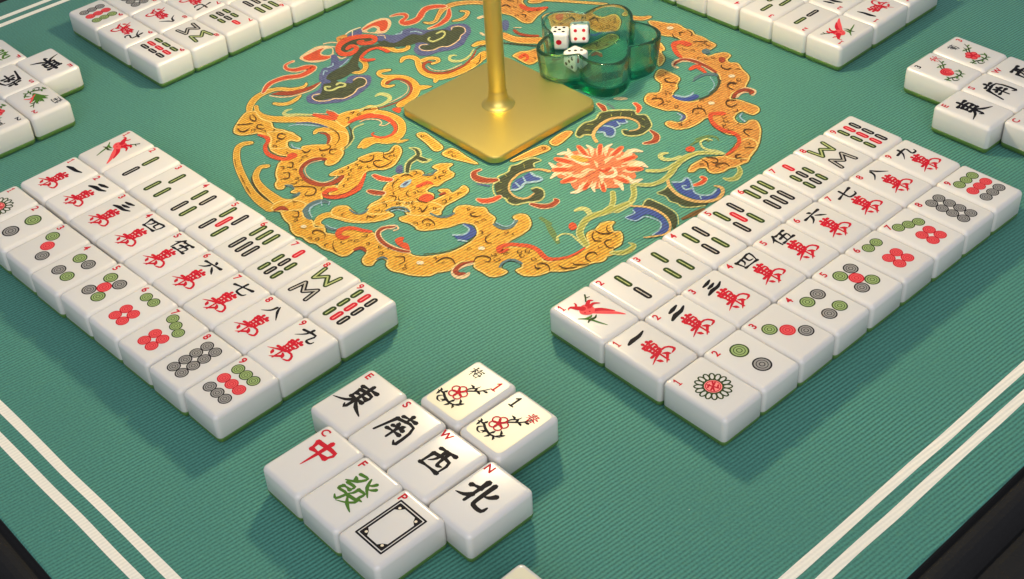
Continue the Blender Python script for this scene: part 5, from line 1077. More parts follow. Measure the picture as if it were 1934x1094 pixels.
dragon BR 6 0 -758,1089 -770,1082 -770,1068 -758,1060|3 6 6 5
dragon BR 6 0 -1002,1156 -992,1146 -978,1149 -974,1162|3 6 6 5
dragon BR 6 0 -822,1257 -829,1242 -819,1228 -802,1228|3 6 6 5
dragon BR 6 0 -1121,1110 -1113,1120 -1117,1133 -1129,1136 -1132,1124 -1128,1117|3 6 6 5 5 3
dragon BR 6 0 -1034,1046 -1039,1058 -1052,1060 -1060,1050|3 6 6 5
dragon BR 6 0 -856,1072 -868,1081 -882,1075 -885,1060 -870,1058 -863,1063|3 6 6 5 5 3
dragon BR 6 0 -362,784 -366,797 -378,801 -388,792 -379,783 -371,783|3 6 6 5 5 3
dragon BR 6 0 -290,699 -292,714 -306,720 -319,711|3 6 6 5
dragon BR 6 0 -150,1387 -161,1395 -173,1390 -176,1376 -163,1374 -156,1379|3 6 6 5 5 3
dragon BR 6 0 -350,1437 -364,1429 -365,1413 -353,1404|3 6 6 5
dragon BR 6 0 -210,1491 -222,1493 -231,1484 -228,1472|3 6 6 5
dragon BR 6 0 -264,1501 -254,1511 -257,1525 -271,1529|3 6 6 5
dragon BR 6 0 -494,1183 -503,1192 -516,1190 -521,1177 -508,1173 -501,1177|3 6 6 5 5 3
dragon BR 6 0 -211,1400 -221,1416 -239,1417 -250,1402 -235,1392 -224,1394|3 6 6 5 5 3
dragon BR 6 0 -349,1305 -345,1322 -358,1335 -375,1332|3 6 6 5
dragon BR 6 0 -283,1370 -274,1357 -258,1357 -249,1371 -263,1379 -273,1376|3 6 6 5 5 3
dragon BR 6 0 -411,1252 -425,1254 -435,1244 -432,1230|3 6 6 5
dragon BR 6 0 -175,1414 -178,1426 -189,1429 -198,1421|3 6 6 5
dragon BR 6 0 -529,1294 -540,1306 -557,1304 -563,1288 -548,1282 -539,1286|3 6 6 5 5 3
dragon BR 6 0 -411,1288 -396,1281 -382,1291 -383,1307 -399,1306 -405,1298|3 6 6 5 5 3
dragon BR 6 0 -271,1466 -272,1480 -284,1487 -296,1481|3 6 6 5
dragon BR 6 0 -225,1329 -238,1343 -256,1340 -264,1323|3 6 6 5
dragon BR 6 0 -191,1379 -209,1382 -222,1369 -218,1351|3 6 6 5
dragon BR 6 0 -297,1324 -303,1335 -316,1335 -322,1325 -312,1319 -305,1320|3 6 6 5 5 3
dragon BR 6 0 -73,1135 -77,1119 -66,1107 -49,1109 -52,1126 -61,1131|3 6 6 5 5 3
dragon BR 6 0 -45,1202 -34,1196 -23,1202 -22,1215|3 6 6 5
dragon BR 6 0 -83,1272 -75,1262 -63,1263 -57,1274 -68,1280 -75,1277|3 6 6 5 5 3
dragon BR 6 0 -27,1155 -16,1160 -15,1171 -23,1179|3 6 6 5
dragon BR 6 0 -96,1204 -105,1192 -100,1177 -85,1173|3 6 6 5
dragon BR 6 0 -104,1118 -91,1127 -91,1144 -105,1152|3 6 6 5"""
elems = []
for i, ln in enumerate(MED.strip().split('\n')):
    head, ws = ln.rsplit('|', 1)
    g, c, lev, kind, rest = head.split(' ', 4)
    pts = [tuple(int(q) * 0.1 * MM for q in p.split(',')) for p in rest.split()]
    ws = [int(q) * 0.1 * MM for q in ws.split()]
    elems.append((float(lev), i, g, c, int(kind), pts, ws))
elems.sort(key=lambda e: (e[0], e[1]))
sheets = {}
z = 0.00008
for lev, i, g, c, kind, pts, ws in elems:
    z += 0.0000012
    s = sheets.setdefault(g, Sheet())
    if kind == 0:
        if len(ws) < len(pts):
            ws = [ws[0]] * len(pts)
        s.strip([Vector(p) for p in pts], ws, z, FAB[c], seg=5, cap=3)
    elif kind == 1:
        s.poly(pts, z, FAB[c], seg=4)
    else:
        s.strip([Vector(p) for p in pts], [ws[0]] * len(pts), z, FAB[c], seg=4, cap=0, closed=True)
names = {'dragon': 'dragon_print', 'cloud': 'cloud_print', 'peony': 'peony_print', 'frame_bar': 'inner_frame_print'}
labs = {'dragon': 'golden dragon scrolls printed round the medallion', 'cloud': 'red ribbons and dark clouds printed at the far left of the medallion',
        'peony': 'orange peony with stems and blue curled leaves', 'frame_bar': 'gold bars printed round the lamp base'}
for g, s in sheets.items():
    o = link(names[g], s.build(names[g]), mat)
    o['label'] = labs[g]

# ------------------------------------------------------------------ mahjong tile body
TW, TL, TH, TG = 29.75, 41.35, 19.9, 4.2
def ivory_mat():
    m, t, b, out = nt('ivory_melamine')
    b.inputs['Base Color'].default_value = IVORY
    b.inputs['Roughness'].default_value = 0.27
    b.inputs['Subsurface Weight'].default_value = 0.25
    b.inputs['Subsurface Radius'].default_value = (1.0, 0.8, 0.6)
    b.inputs['Subsurface Scale'].default_value = 0.0022
    b.inputs['Coat Weight'].default_value = 0.25
    b.inputs['Coat Roughness'].default_value = 0.12
    tc = t.nodes.new('ShaderNodeTexCoord')
    n = t.nodes.new('ShaderNodeTexNoise')
    n.inputs['Scale'].default_value = 60
    n.inputs['Detail'].default_value = 5
    oi = t.nodes.new('ShaderNodeObjectInfo')
    ad = t.nodes.new('ShaderNodeVectorMath')
    ad.operation = 'ADD'
    t.links.new(tc.outputs['Object'], ad.inputs[0])
    t.links.new(oi.outputs['Location'], ad.inputs[1])
    t.links.new(ad.outputs[0], n.inputs['Vector'])
    mr = t.nodes.new('ShaderNodeMapRange')
    mr.inputs['To Min'].default_value = 0.25
    mr.inputs['To Max'].default_value = 0.29
    t.links.new(n.outputs['Fac'], mr.inputs['Value'])
    # tile to tile tone
    hs = t.nodes.new('ShaderNodeHueSaturation')
    mr2 = t.nodes.new('ShaderNodeMapRange')
    mr2.inputs['To Min'].default_value = 0.94
    mr2.inputs['To Max'].default_value = 1.02
    t.links.new(oi.outputs['Random'], mr2.inputs['Value'])
    t.links.new(mr2.outputs['Result'], hs.inputs['Value'])
    hs.inputs['Color'].default_value = IVORY
    t.links.new(hs.outputs['Color'], b.inputs['Base Color'])
    return m
IVORY = (0.745, 0.725, 0.69, 1)
M_IV = ivory_mat()
M_BK = plain('green_tile_back', (0.075, 0.165, 0.034, 1), 0.3)

def rr_ring(w, l, r, z, n=5):
    """rounded rectangle ring"""
    out = []
    for (cx, cy, a0) in ((w / 2 - r, l / 2 - r, 0), (-w / 2 + r, l / 2 - r, 90), (-w / 2 + r, -l / 2 + r, 180), (w / 2 - r, -l / 2 + r, 270)):
        for i in range(n + 1):
            a = math.radians(a0 + 90 * i / n)
            out.append((cx + r * math.cos(a), cy + r * math.sin(a), z))
    return out

def stack(rings, mats, name, cap_lo=True, cap_hi=True, midx=None, scale=MM):
    v, f = [], []
    n = len(rings[0])
    for r in rings:
        v += [(x * scale, y * scale, z * scale) for x, y, z in r]
    for i in range(len(rings) - 1):
        for k in range(n):
            a, b = i * n + k, i * n + (k + 1) % n
            f.append((a, b, b + n, a + n))
    if cap_lo:
        f.append(tuple(range(n))[::-1])
    if cap_hi:
        f.append(tuple(range((len(rings) - 1) * n, len(rings) * n)))
    return mesh(name, v, f, mats, midx, smooth=True)

def fillet(w, l, r, z0, z1, dr, steps, up=True):
    out = []
    for i in range(steps + 1):
        a = math.pi / 2 * i / steps
        ins = dr * (1 - math.cos(a))
        zz = z0 + (z1 - z0) * math.sin(a)
        out.append(rr_ring(w - 2 * ins, l - 2 * ins, max(r - ins * 0.75, 0.6), zz))
    return out
body_rings = [rr_ring(TW - 0.5, TL - 0.5, 2.6, TG), rr_ring(TW, TL, 2.8, TG + 0.35)] + fillet(TW, TL, 2.8, 17.0, TH, 2.9, 6)
body_me = stack(body_rings, [M_IV], 'tile_body')
lo = fillet(TW, TL, 2.8, 3.2, 0.0, 2.6, 5)[::-1]
back_rings = lo + [rr_ring(TW, TL, 2.8, TG - 0.3), rr_ring(TW - 0.5, TL - 0.5, 2.6, TG)]
back_me = stack(back_rings, [M_BK], 'tile_back')

# ------------------------------------------------------------------ paints on the tile faces
def paint(name, col):
    return plain(name, col, 0.6, 0, 0.12)
P_RED = paint('red_paint', srgb(196, 28, 48))
P_RED2 = paint('coral_paint', srgb(226, 86, 90))
P_PINK = paint('pink_paint', srgb(240, 140, 138))
P_BLK = paint('black_paint', srgb(22, 20, 26))
P_GRY = paint('grey_paint', srgb(150, 148, 146))
P_LGRY = paint('light_grey_paint', srgb(178, 174, 166))
P_GRN = paint('dark_green_paint', srgb(48, 66, 30))
P_MGRN = paint('green_paint', srgb(74, 116, 44))
P_LGRN = paint('pale_green_paint', srgb(150, 172, 112))
P_YGRN = paint('yellow_green_paint', srgb(170, 180, 122))
P_CRM = plain('cream_face_paint', srgb(222, 216, 188), 0.35)
P_CRM2 = paint('cream_paint', srgb(236, 222, 196))
ZT = (TH + 0.04) * MM
DZ = 0.000012

CH = {
 '一': ['a .02,.30 .30,.48 .66,.52 .98,.78'],
 '二': ['b .26,.66 .50,.74 .80,.86', 'a .02,.10 .34,.28 .68,.32 .98,.52'],
 '三': ['b .24,.78 .50,.84 .76,.96', 'b .30,.46 .50,.50 .72,.60', 'a .02,.04 .34,.18 .68,.20 .98,.40'],
 '四': ['v .08,.88 .16,.20', 'k .06,.84 .50,.90 .96,.96 .84,.16', 'h .14,.16 .86,.18', 'p .40,.88 .38,.56 .22,.36', 'k .62,.90 .60,.50 .80,.44'],
 '伍': ['p .34,1 .20,.72 .00,.52', 'v .20,.70 .20,.02', 'h .42,.86 .96,.94', 'v .70,.88 .58,.10', 'k .42,.50 .90,.58 .84,.12', 'h .32,.06 1,.12'],
 '六': ['d .44,1 .58,.82', 'h .02,.60 .98,.74', 'p .40,.52 .28,.24 .04,.02', 'n .58,.48 .76,.26 .96,.02'],
 '七': ['h .02,.46 .98,.78', 'k .46,1 .44,.24 .54,.08 .84,.08 .94,.30'],
 '八': ['p .40,.84 .32,.42 .02,.06', 'n .48,.98 .62,.60 .98,.06'],
 '九': ['p .44,1 .36,.50 .04,.02', 'k .08,.64 .74,.76 .68,.20 .76,.06 .94,.10 .98,.32'],
 '萬': ['h .32,.89 .72,.95', 'v .44,1.02 .44,.83', 'v .61,1.02 .58,.83', 'v .33,.80 .38,.56', 'k .33,.80 .72,.82 .64,.56', 'h .37,.68 .64,.69', 'h .37,.56 .66,.57', 'v .51,.84 .49,.04',
        'p .60,.47 .30,.36 .00,.22', 'k .20,.45 .82,.49 .99,.27 .80,.19', 'd .57,.36 .74,.20', 'p .68,.26 .52,.12 .36,.00', 'd .22,.26 .32,.12'],
 '東': ['h .14,.82 .88,.88', 'v .24,.70 .28,.38', 'k .24,.70 .80,.72 .74,.38', 'h .28,.54 .74,.55', 'h .28,.38 .74,.39', 'k .50,1 .50,.04 .40,.08', 'p .48,.38 .30,.18 .00,.04', 'n .52,.38 .72,.18 1,.02'],
 '南': ['h .16,.84 .84,.90', 'v .50,1 .50,.72', 'v .10,.70 .06,.02', 'k .10,.68 .94,.74 .90,.04 .76,.10', 'd .34,.62 .42,.50', 'd .66,.62 .57,.50', 'h .28,.44 .72,.47', 'h .24,.28 .76,.31', 'v .50,.48 .50,.06'],
 '西': ['h .06,.90 .94,.96', 'v .12,.62 .18,.08', 'k .12,.62 .90,.66 .82,.08', 'h .17,.10 .83,.11', 'p .40,.92 .40,.52 .26,.30', 'k .60,.92 .60,.44 .66,.34 .80,.38'],
 '北': ['v .36,.96 .36,.04', 'h .06,.58 .36,.66', 'p .36,.34 .20,.18 -.02,.10', 'k .62,1 .60,.22 .68,.08 .94,.08 1,.28', 'p .94,.74 .80,.58 .62,.50'],
 '中': ['v .08,.80 .16,.44', 'k .08,.80 .92,.84 .82,.44', 'h .16,.46 .84,.48', 'p .50,1.05 .49,.40 .46,-.22'],
 '發': ['k .12,.92 .44,.95 .30,.72 .00,.56', 'd .10,.80 .26,.68', 'n .54,1 .70,.76 1,.56', 'p .84,.98 .76,.88 .64,.82', 'p .98,.86 .88,.78 .76,.73',
        'k .12,.54 .42,.56 .40,.42', 'h .14,.40 .40,.42', 'k .16,.41 .12,.27 .44,.29 .38,.02 .24,.08', 'p .58,.58 .56,.42 .46,.32', 'k .58,.57 .84,.58 .82,.39 .98,.38', 'p .50,.28 .88,.31 .70,.12 .42,-.02', 'n .56,.24 .74,.10 1,-.02'],
 '春': ['h .2,.9 .8,.92', 'h .26,.76 .74,.77', 'h .06,.6 .94,.63', 'p .5,1 .38,.6 .02,.3', 'n .55,.62 .75,.4 1,.3', 'v .34,.42 .34,0', 'k .34,.42 .68,.43 .67,0', 'h .34,.22 .66,.22', 'h .34,.02 .66,.03'],
 '梅': ['h .0,.7 .42,.74', 'v .22,1 .22,0', 'p .22,.66 .12,.4 .0,.28', 'd .26,.6 .38,.48', 'p .6,1 .54,.84 .44,.72', 'h .54,.84 .98,.87', 'k .58,.66 .52,.14 .9,.16', 'k .58,.66 .92,.67 .84,.0', 'h .42,.4 1,.42'],
 '蘭': ['h .1,.9 .9,.93', 'v .34,1 .35,.8', 'v .66,1 .64,.8', 'v .14,.74 .1,0', 'k .14,.74 .44,.75 .42,.5', 'k .56,.75 .9,.76 .88,.02 .78,.06', 'h .3,.36 .7,.38', 'v .5,.5 .5,.04', 'p .5,.3 .4,.16 .28,.1', 'n .5,.3 .62,.16 .74,.1'],
 '夏': ['h .1,.94 .9,.96', 'v .3,.8 .3,.4', 'k .3,.8 .72,.81 .7,.4', 'h .3,.66 .7,.67', 'h .3,.53 .7,.54', 'p .44,.4 .3,.24 .06,.14', 'k .4,.3 .72,.32 .4,.1 .1,0', 'n .42,.22 .66,.1 .96,0'],
 '菊': ['h .1,.88 .9,.92', 'v .34,1 .35,.8', 'v .66,1 .64,.8', 'p .34,.76 .24,.6 .06,.46', 'k .26,.66 .88,.68 .84,.04 .7,.1', 'h .28,.42 .72,.44', 'v .5,.6 .5,.06', 'd .36,.58 .42,.48', 'd .64,.58 .56,.48', 'p .48,.4 .4,.22 .28,.12', 'n .52,.4 .6,.24 .7,.14'],
 '秋': ['p .36,.98 .24,.88 .06,.84', 'h .0,.64 .46,.68', 'v .24,.9 .24,0', 'p .24,.6 .14,.36 .0,.22', 'd .28,.56 .4,.42', 'd .54,.7 .58,.5', 'p .94,.76 .86,.62 .76,.54', 'p .72,.98 .68,.5 .44,.02', 'n .7,.5 .82,.24 1,.0'],
}
PROF = {'h': (1.35, .66, .78, 1.5), 'v': (1.5, .95, .8, .75), 'p': (1.3, 1.05, .75, .22), 'n': (.6, .9, 1.45, .35), 'd': (.5, 1.1, 1.5, .7), 'k': (1.2, .85, 1.15, .45), 'a': (.75, 1.5, 1.2, .5), 'b': (.7, 1.3, 1.3, .6)}
_zc = [0]
def glyph(s, ch, cx, cy, w, h, mat, wt=0.085, z=None, pyr=0.0):
    z = ZT if z is None else z
    q = min(w, h)
    for st in CH[ch]:
        z += 0.0000015
        kind, rest = st.split(' ', 1)
        pts = [tuple(float(a) for a in p.split(',')) for p in rest.split()]
        pts = [(.5 + (x - .5) * (1 + pyr * (.45 - y)), y) for x, y in pts]
        pr = PROF[kind]
        ws = []
        n = len(pts)
        if n == 2:   # add inner points so the brush can swell
            (x0, y0), (x1, y1) = pts
            bow = 0.012
            pts = [pts[0], (x0 + (x1 - x0) * .33, y0 + (y1 - y0) * .33 + bow), (x0 + (x1 - x0) * .67, y0 + (y1 - y0) * .67 + bow), pts[1]]
            n = 4
        for i in range(n):
            t = i / (n - 1) * 3
            a = int(min(2, t))
            ws.append((pr[a] * (1 - (t - a)) + pr[a + 1] * (t - a)) * wt * q * MM)
        P2 = [Vector(((cx + (x - .5) * w) * MM, (cy + (y - .5) * h) * MM)) for x, y in pts]
        s.strip(P2, ws, z, mat, seg=3, cap=2)

def glyph_me(ch, cx, cy, w, h, mat, wt=0.085, pyr=0.0):
    s = Sheet()
    glyph(s, ch, cx, cy, w, h, mat, wt, None, pyr)
    return s.build('brush_' + ch)

def text_me(ch, size, cx, cy, mat, rz=0.0, bold=0.030):
    cu = bpy.data.curves.new('letter', 'FONT')
    cu.body = ch
    cu.size = size * MM
    cu.align_x = 'CENTER'
    cu.align_y = 'CENTER'
    cu.offset = bold * size * MM
    cu.resolution_u = 3
    o = bpy.data.objects.new('tmp_letter', cu)
    COL.objects.link(o)
    dg = bpy.context.evaluated_depsgraph_get()
    me = bpy.data.meshes.new_from_object(o.evaluated_get(dg))
    bpy.data.objects.remove(o)
    bpy.data.curves.remove(cu)
    me.transform(Matrix.Translation((cx * MM, cy * MM, ZT)) @ Matrix.Rotation(rz, 4, 'Z'))
    me.materials.clear()
    me.materials.append(mat)
    return me
def one_me(x, y, h, mat):
    s = Sheet()
    w = h * .17
    for q, (a, b, ww) in enumerate((((0, -.48), (0, .48), w), ((0, .46), (-.2, .26), w * .8), ((-.2, -.46), (.2, -.46), w * .7))):
        s.strip([Vector(((x + a[0] * h) * MM, (y + a[1] * h) * MM)), Vector(((x + b[0] * h) * MM, (y + b[1] * h) * MM))], [ww * MM] * 2, ZT + 0.0000015 * q, mat, cap=2)
    return s.build('numeral_one')
INDEX = {c: text_me(c, 6.4, -10.1, 14.9, P_RED) for c in '123456789ESWNCFP'}
INDEX_TR_RED = {c: text_me(c, 6.4, 9.2, 14.2, P_RED) for c in '123'}
INDEX_TL_BLK = {c: text_me(c, 6.4, -9.2, 14.2, P_BLK) for c in '123'}
INDEX['1'] = one_me(-10.1, 14.9, 5.0, P_RED)
INDEX_TR_RED['1'] = one_me(8.4, 12.4, 6.6, P_RED)
INDEX_TL_BLK['1'] = one_me(-8.2, 12.2, 7.4, P_BLK)

def dot_me(r, O, F, name):
    s = Sheet()
    s.disc(0, 0, r * MM, ZT, O, 24)
    s.disc(0, 0, r * .83 * MM, ZT + DZ, F, 24)
    s.disc(0, 0, r * .63 * MM, ZT + 2 * DZ, O, 20)
    s.disc(0, 0, r * .55 * MM, ZT + 3 * DZ, F, 20)
    s.disc(0, 0, r * .33 * MM, ZT + 4 * DZ, O, 14)
    s.disc(0, 0, r * .24 * MM, ZT + 5 * DZ, F, 10)
    return s.build(name)
DOTM = {}
for rn, r in (('L', 5.2), ('M', 4.35), ('S', 3.75)):
    DOTM['g' + rn] = dot_me(r, P_GRN, P_LGRN, 'green_dot')
    DOTM['k' + rn] = dot_me(r, P_BLK, P_GRY, 'black_dot')
    DOTM['r' + rn] = dot_me(r, P_RED, P_RED2, 'red_dot')

def stick_me(L, O, F, name, w=3.9):
    s = Sheet()
    hw = w / 2
    yy = L / 2 - hw
    s.strip([Vector((0, -yy)) * MM, Vector((0, yy)) * MM], [w * MM] * 2, ZT, O, cap=5)
    for k in (-1, 1):
        s.strip([Vector((0, k * yy * .16)) * MM, Vector((0, k * (yy + .15))) * MM], [w * .19 * MM] * 2, ZT + DZ + k * 0.000002, F, cap=4)
    s.strip([Vector((0, -yy * .2)) * MM, Vector((0, yy * .2)) * MM], [w * .15 * MM] * 2, ZT + 2 * DZ, F, cap=0)
    return s.build(name)
STK = {}
for sn, L in (('L', 13.0), ('S', 9.2)):
    STK['g' + sn] = stick_me(L, P_GRN, P_YGRN, 'green_stick')
    STK['k' + sn] = stick_me(L, P_BLK, P_LGRY, 'black_stick')
    STK['r' + sn] = stick_me(L, P_RED, P_PINK, 'red_stick')

DOTS = {
 2: [('gL', 0, 8), ('kL', 0, -7)],
 3: [('gM', -6.1, 7.3), ('rM', 0, .2), ('kM', 6.3, -7)],
 4: [('kM', 4.7, 7.1), ('gM', -4.4, 7.1), ('gM', 4.9, -7.1), ('kM', -4.2, -7.1)],
 5: [('kM', 4.6, 7.8), ('gM', -4.8, 7.9), ('rM', -.1, .6), ('gM', 4.6, -6.4), ('kM', -4.8, -6.4)],
 6: [('gS', 3.6, 11.6), ('gS', -3.7, 11.6), ('rS', 3.6, -1.8), ('rS', -3.5, -1.8), ('rS', 3.8, -9), ('rS', -3.5, -8.9)],
 7: [('gS', 6.1, 5.9), ('gS', 0, 8.5), ('gS', -6.3, 10.9), ('rS', 3.8, -2.7), ('rS', -3.2, -2.7), ('rS', 4, -9.8), ('rS', -3, -9.8)],
 8: [('kS', sx * 3.6, y) for y in (10.6, 3.5, -3.5, -10.8) for sx in (1, -1)],
 9: [(c, x, y) for c, y in (('gS', 9.5), ('rS', .4), ('kS', -8.5)) for x in (-6.5, .3, 6.9)],
}
STICKS = {
 2: [('gL', 0, 7.0), ('kL', 0, -7.6)],
 3: [('gL', 0, 7.2), ('gL', -5.6, -7.4), ('gL', 5.2, -7.4)],
 4: [('kL', 4.2, 6.6), ('gL', -4.4, 6.6), ('gL', 4.2, -8.2), ('kL', -4.4, -8.2)],
 5: [('kL', 5.4, 7.4), ('gL', -6.8, 7.4), ('rL', -.6, 0), ('gL', 5.4, -7.6), ('kL', -6.8, -7.6)],
 6: [('gL', x, 8.6) for x in (5.6, -.8, -7.2)] + [('kL', x, -6.4) for x in (5.6, -.8, -7.2)],
 7: [('rS', -.9, 10.6), ('gS', 5, .2), ('kS', -.9, .2), ('gS', -6.8, .2), ('gS', 5, -9.8), ('kS', -.9, -9.8), ('gS', -6.8, -9.8)],
 9: [(c, x, y) for c, x in (('kS', 5), ('rS', -.7), ('gS', -6.8)) for y in (9.8, 0, -9.9)],
}
# eight of bamboos: a W above an M
def zig_me(up, O, F, name):
    s = Sheet()
    k = 1 if up else -1
    pts = [(-8.0, 5.0 * k), (-6.6, -4.6 * k), (-1.2, 1.4 * k), (4.2, -4.6 * k), (5.6, 5.0 * k)]
    for q, (a, b) in enumerate(zip(pts[:-1], pts[1:])):
        s.strip([Vector(a) * MM, Vector(b) * MM], [3.3 * MM] * 2, ZT + q * 0.0000015, O, cap=4)
    for q, (a, b) in enumerate(zip(pts[:-1], pts[1:])):
        s.strip([Vector(a) * MM, Vector(b) * MM], [1.0 * MM] * 2, ZT + DZ + q * 0.0000015, F, cap=3)
    return s.build(name)
ZIG_W = zig_me(True, P_GRN, P_YGRN, 'green_zigzag')
ZIG_M = zig_me(False, P_BLK, P_LGRY, 'black_zigzag')
NUM = {i + 1: glyph_me(c, .4, 10.8, 13.8, 9.0 if c != '一' else 5, P_BLK, {'一': .40, '二': .23, '三': .20}.get(c, .165)) for i, c in enumerate('一二三四伍六七八九')}
WAN = glyph_me('萬', 0, -4.6, 17.4, 18.0, P_RED, .088)
HON = {'E': glyph_me('東', -1.5, 2, 17.5, 19, P_BLK, .118, .55), 'S': glyph_me('南', -.5, 2, 15.5, 19, P_BLK, .125, .55), 'W': glyph_me('西', -.4, 1.2, 14.8, 15.8, P_BLK, .135, .55),
       'N': glyph_me('北', -1.4, 1, 17.2, 16.4, P_BLK, .15, .25), 'C': glyph_me('中', -1.2, 4.4, 15, 15, P_RED, .155), 'F': glyph_me('發', .3, 2, 17, 19.5, P_MGRN, .10, .2)}
def board_me():
    s = Sheet()
    for w, h, t in ((18.2, 26.6, 1.0), (15.2, 23.4, 1.1)):
        x, y = w / 2, h / 2
        for q, (a, b) in enumerate((((-x, -y), (x, -y)), ((x, -y), (x, y)), ((x, y), (-x, y)), ((-x, y), (-x, -y)))):
            s.strip([Vector(a) * MM, Vector(b) * MM], [t * MM] * 2, ZT + q * 0.0000015, P_BLK, cap=3)
    x, y = 7.4, 11.5
    for sx in (-1, 1):
        for sy in (-1, 1):
            s.poly([(sx * x * MM, sy * y * MM), (sx * (x - 4.0) * MM, sy * y * MM), (sx * (x - 2.4) * MM, sy * (y - 2.4) * MM), (sx * x * MM, sy * (y - 4.0) * MM)], ZT + 0.00001, P_BLK, smooth=False)
            s.disc(sx * (x - 1.6) * MM, sy * (y - 1.6) * MM, 0.8 * MM, ZT + 2 * DZ, P_CRM2, 8)
    return s.build('double_frame')
BOARD = board_me()
def emblem_me():
    s = Sheet()
    for k in range(16):
        a = 2 * math.pi * k / 16
        c, sn = math.cos(a), math.sin(a)
        ring = []
        for j in range(10):
            b = 2 * math.pi * j / 10
            r, q = 7.3 + 2.3 * math.cos(b), 1.35 * math.sin(b)
            ring.append(Vector((r * c - q * sn, r * sn + q * c)) * MM)
        s.strip(ring, [.85 * MM] * 10, ZT + k * 0.0000015, P_GRN, seg=2, closed=True)
    s.disc(0, 0, 5.0 * MM, ZT + 2.2 * DZ, P_GRN, 28)
    s.disc(0, 0, 4.6 * MM, ZT + 3 * DZ, P_PINK, 28)
    s.disc(0, 0, 4.1 * MM, ZT + 4 * DZ, P_RED, 28)
    s.disc(0, 0, 3.6 * MM, ZT + 5 * DZ, P_PINK, 28)
    for q, (a, b) in enumerate((((-2.9, -1), (2.9, 1.2)), ((-1.2, 2.8), (1.0, -2.9)), ((-2.6, 1.4), (-.4, 2.2)), ((.6, -2.4), (2.6, -1.2)), ((-2, -2.4), (-.6, -.4)), ((.8, .6), (2.2, 2.4)))):
        s.strip([Vector(a) * MM, Vector(b) * MM], [.95 * MM] * 2, ZT + 6 * DZ + q * 0.0000015, P_RED, cap=2)
    return s.build('flower_wheel')
EMBLEM = emblem_me()
def sv(s, pts, ws, mat, lev=0, seg=4):
    _zc[0] = (_zc[0] + 1) % 40
    s.strip([Vector(p) * MM for p in pts], [w * MM for w in ws], ZT + lev * 5 * DZ + _zc[0] * 0.0000013, mat, seg=seg, cap=3)
def bird_me():
    s = Sheet()
    sv(s, [(-1.5, 3), (4, -4), (8, -9), (10.5, -13)], [4.2, 3.2, 2.2, .8], P_RED2)
    sv(s, [(0, 2), (4.6, -1.2), (8.6, -7)], [3, 2.4, .7], P_RED)
    s.poly([(x * MM, y * MM) for x, y in ((-6.0, 4.6), (-3.2, 8), (.6, 8.2), (2.8, 5), (1.6, 1), (-1.8, -.4), (-4.8, 1.4))], ZT + 9 * DZ, P_RED2)
    sv(s, [(-2.4, 6.4), (-4.6, 9.4), (-6.2, 11.8)], [3.8, 2.8, 1.4], P_RED, 2)
    sv(s, [(-4.6, 9.2), (-2.6, 11.4), (-2.4, 13)], [1.6, 1.2, .5], P_RED, 2)
    sv(s, [(-6, 11.6), (-7.6, 11.8), (-8.6, 11)], [1.4, .9, .4], P_RED, 2)
    sv(s, [(1.4, 6.6), (4.6, 8.6), (6.4, 7.4)], [2.6, 2, .7], P_RED, 2)
    sv(s, [(1, 4.6), (4.8, 5.4), (7.4, 3.2)], [2.2, 1.8, .7], P_RED, 2)
    for a in ((-4, 3), (-1.4, 2), (-2.6, 5), (0, 4.6)):
        s.disc(a[0] * MM, a[1] * MM, .55 * MM, ZT + 15 * DZ, P_RED, 8)
    sv(s, [(3, 9.4), (5, 11.6), (6.8, 14)], [.8, .9, 1], P_GRN, 1)
    sv(s, [(5, 11.6), (7.4, 11)], [.8, .6], P_GRN, 1)
    sv(s, [(-10, 2), (-7.4, -.6), (-5.6, -3.6), (-4.2, -8), (-2.6, -12.4)], [.6, 1.2, 1.4, 1.1, .5], P_MGRN, 1)
    sv(s, [(-7.4, -.6), (-4.4, -1.4), (-2.6, -.8)], [1.2, 1.6, .5], P_MGRN, 1)
    sv(s, [(-8.6, -4), (-6, -3), (-3, -3.6), (-.8, -2.4)], [.5, 1.6, 1.5, .5], P_GRN, 1)
    return s.build('bird')
BIRD = bird_me()
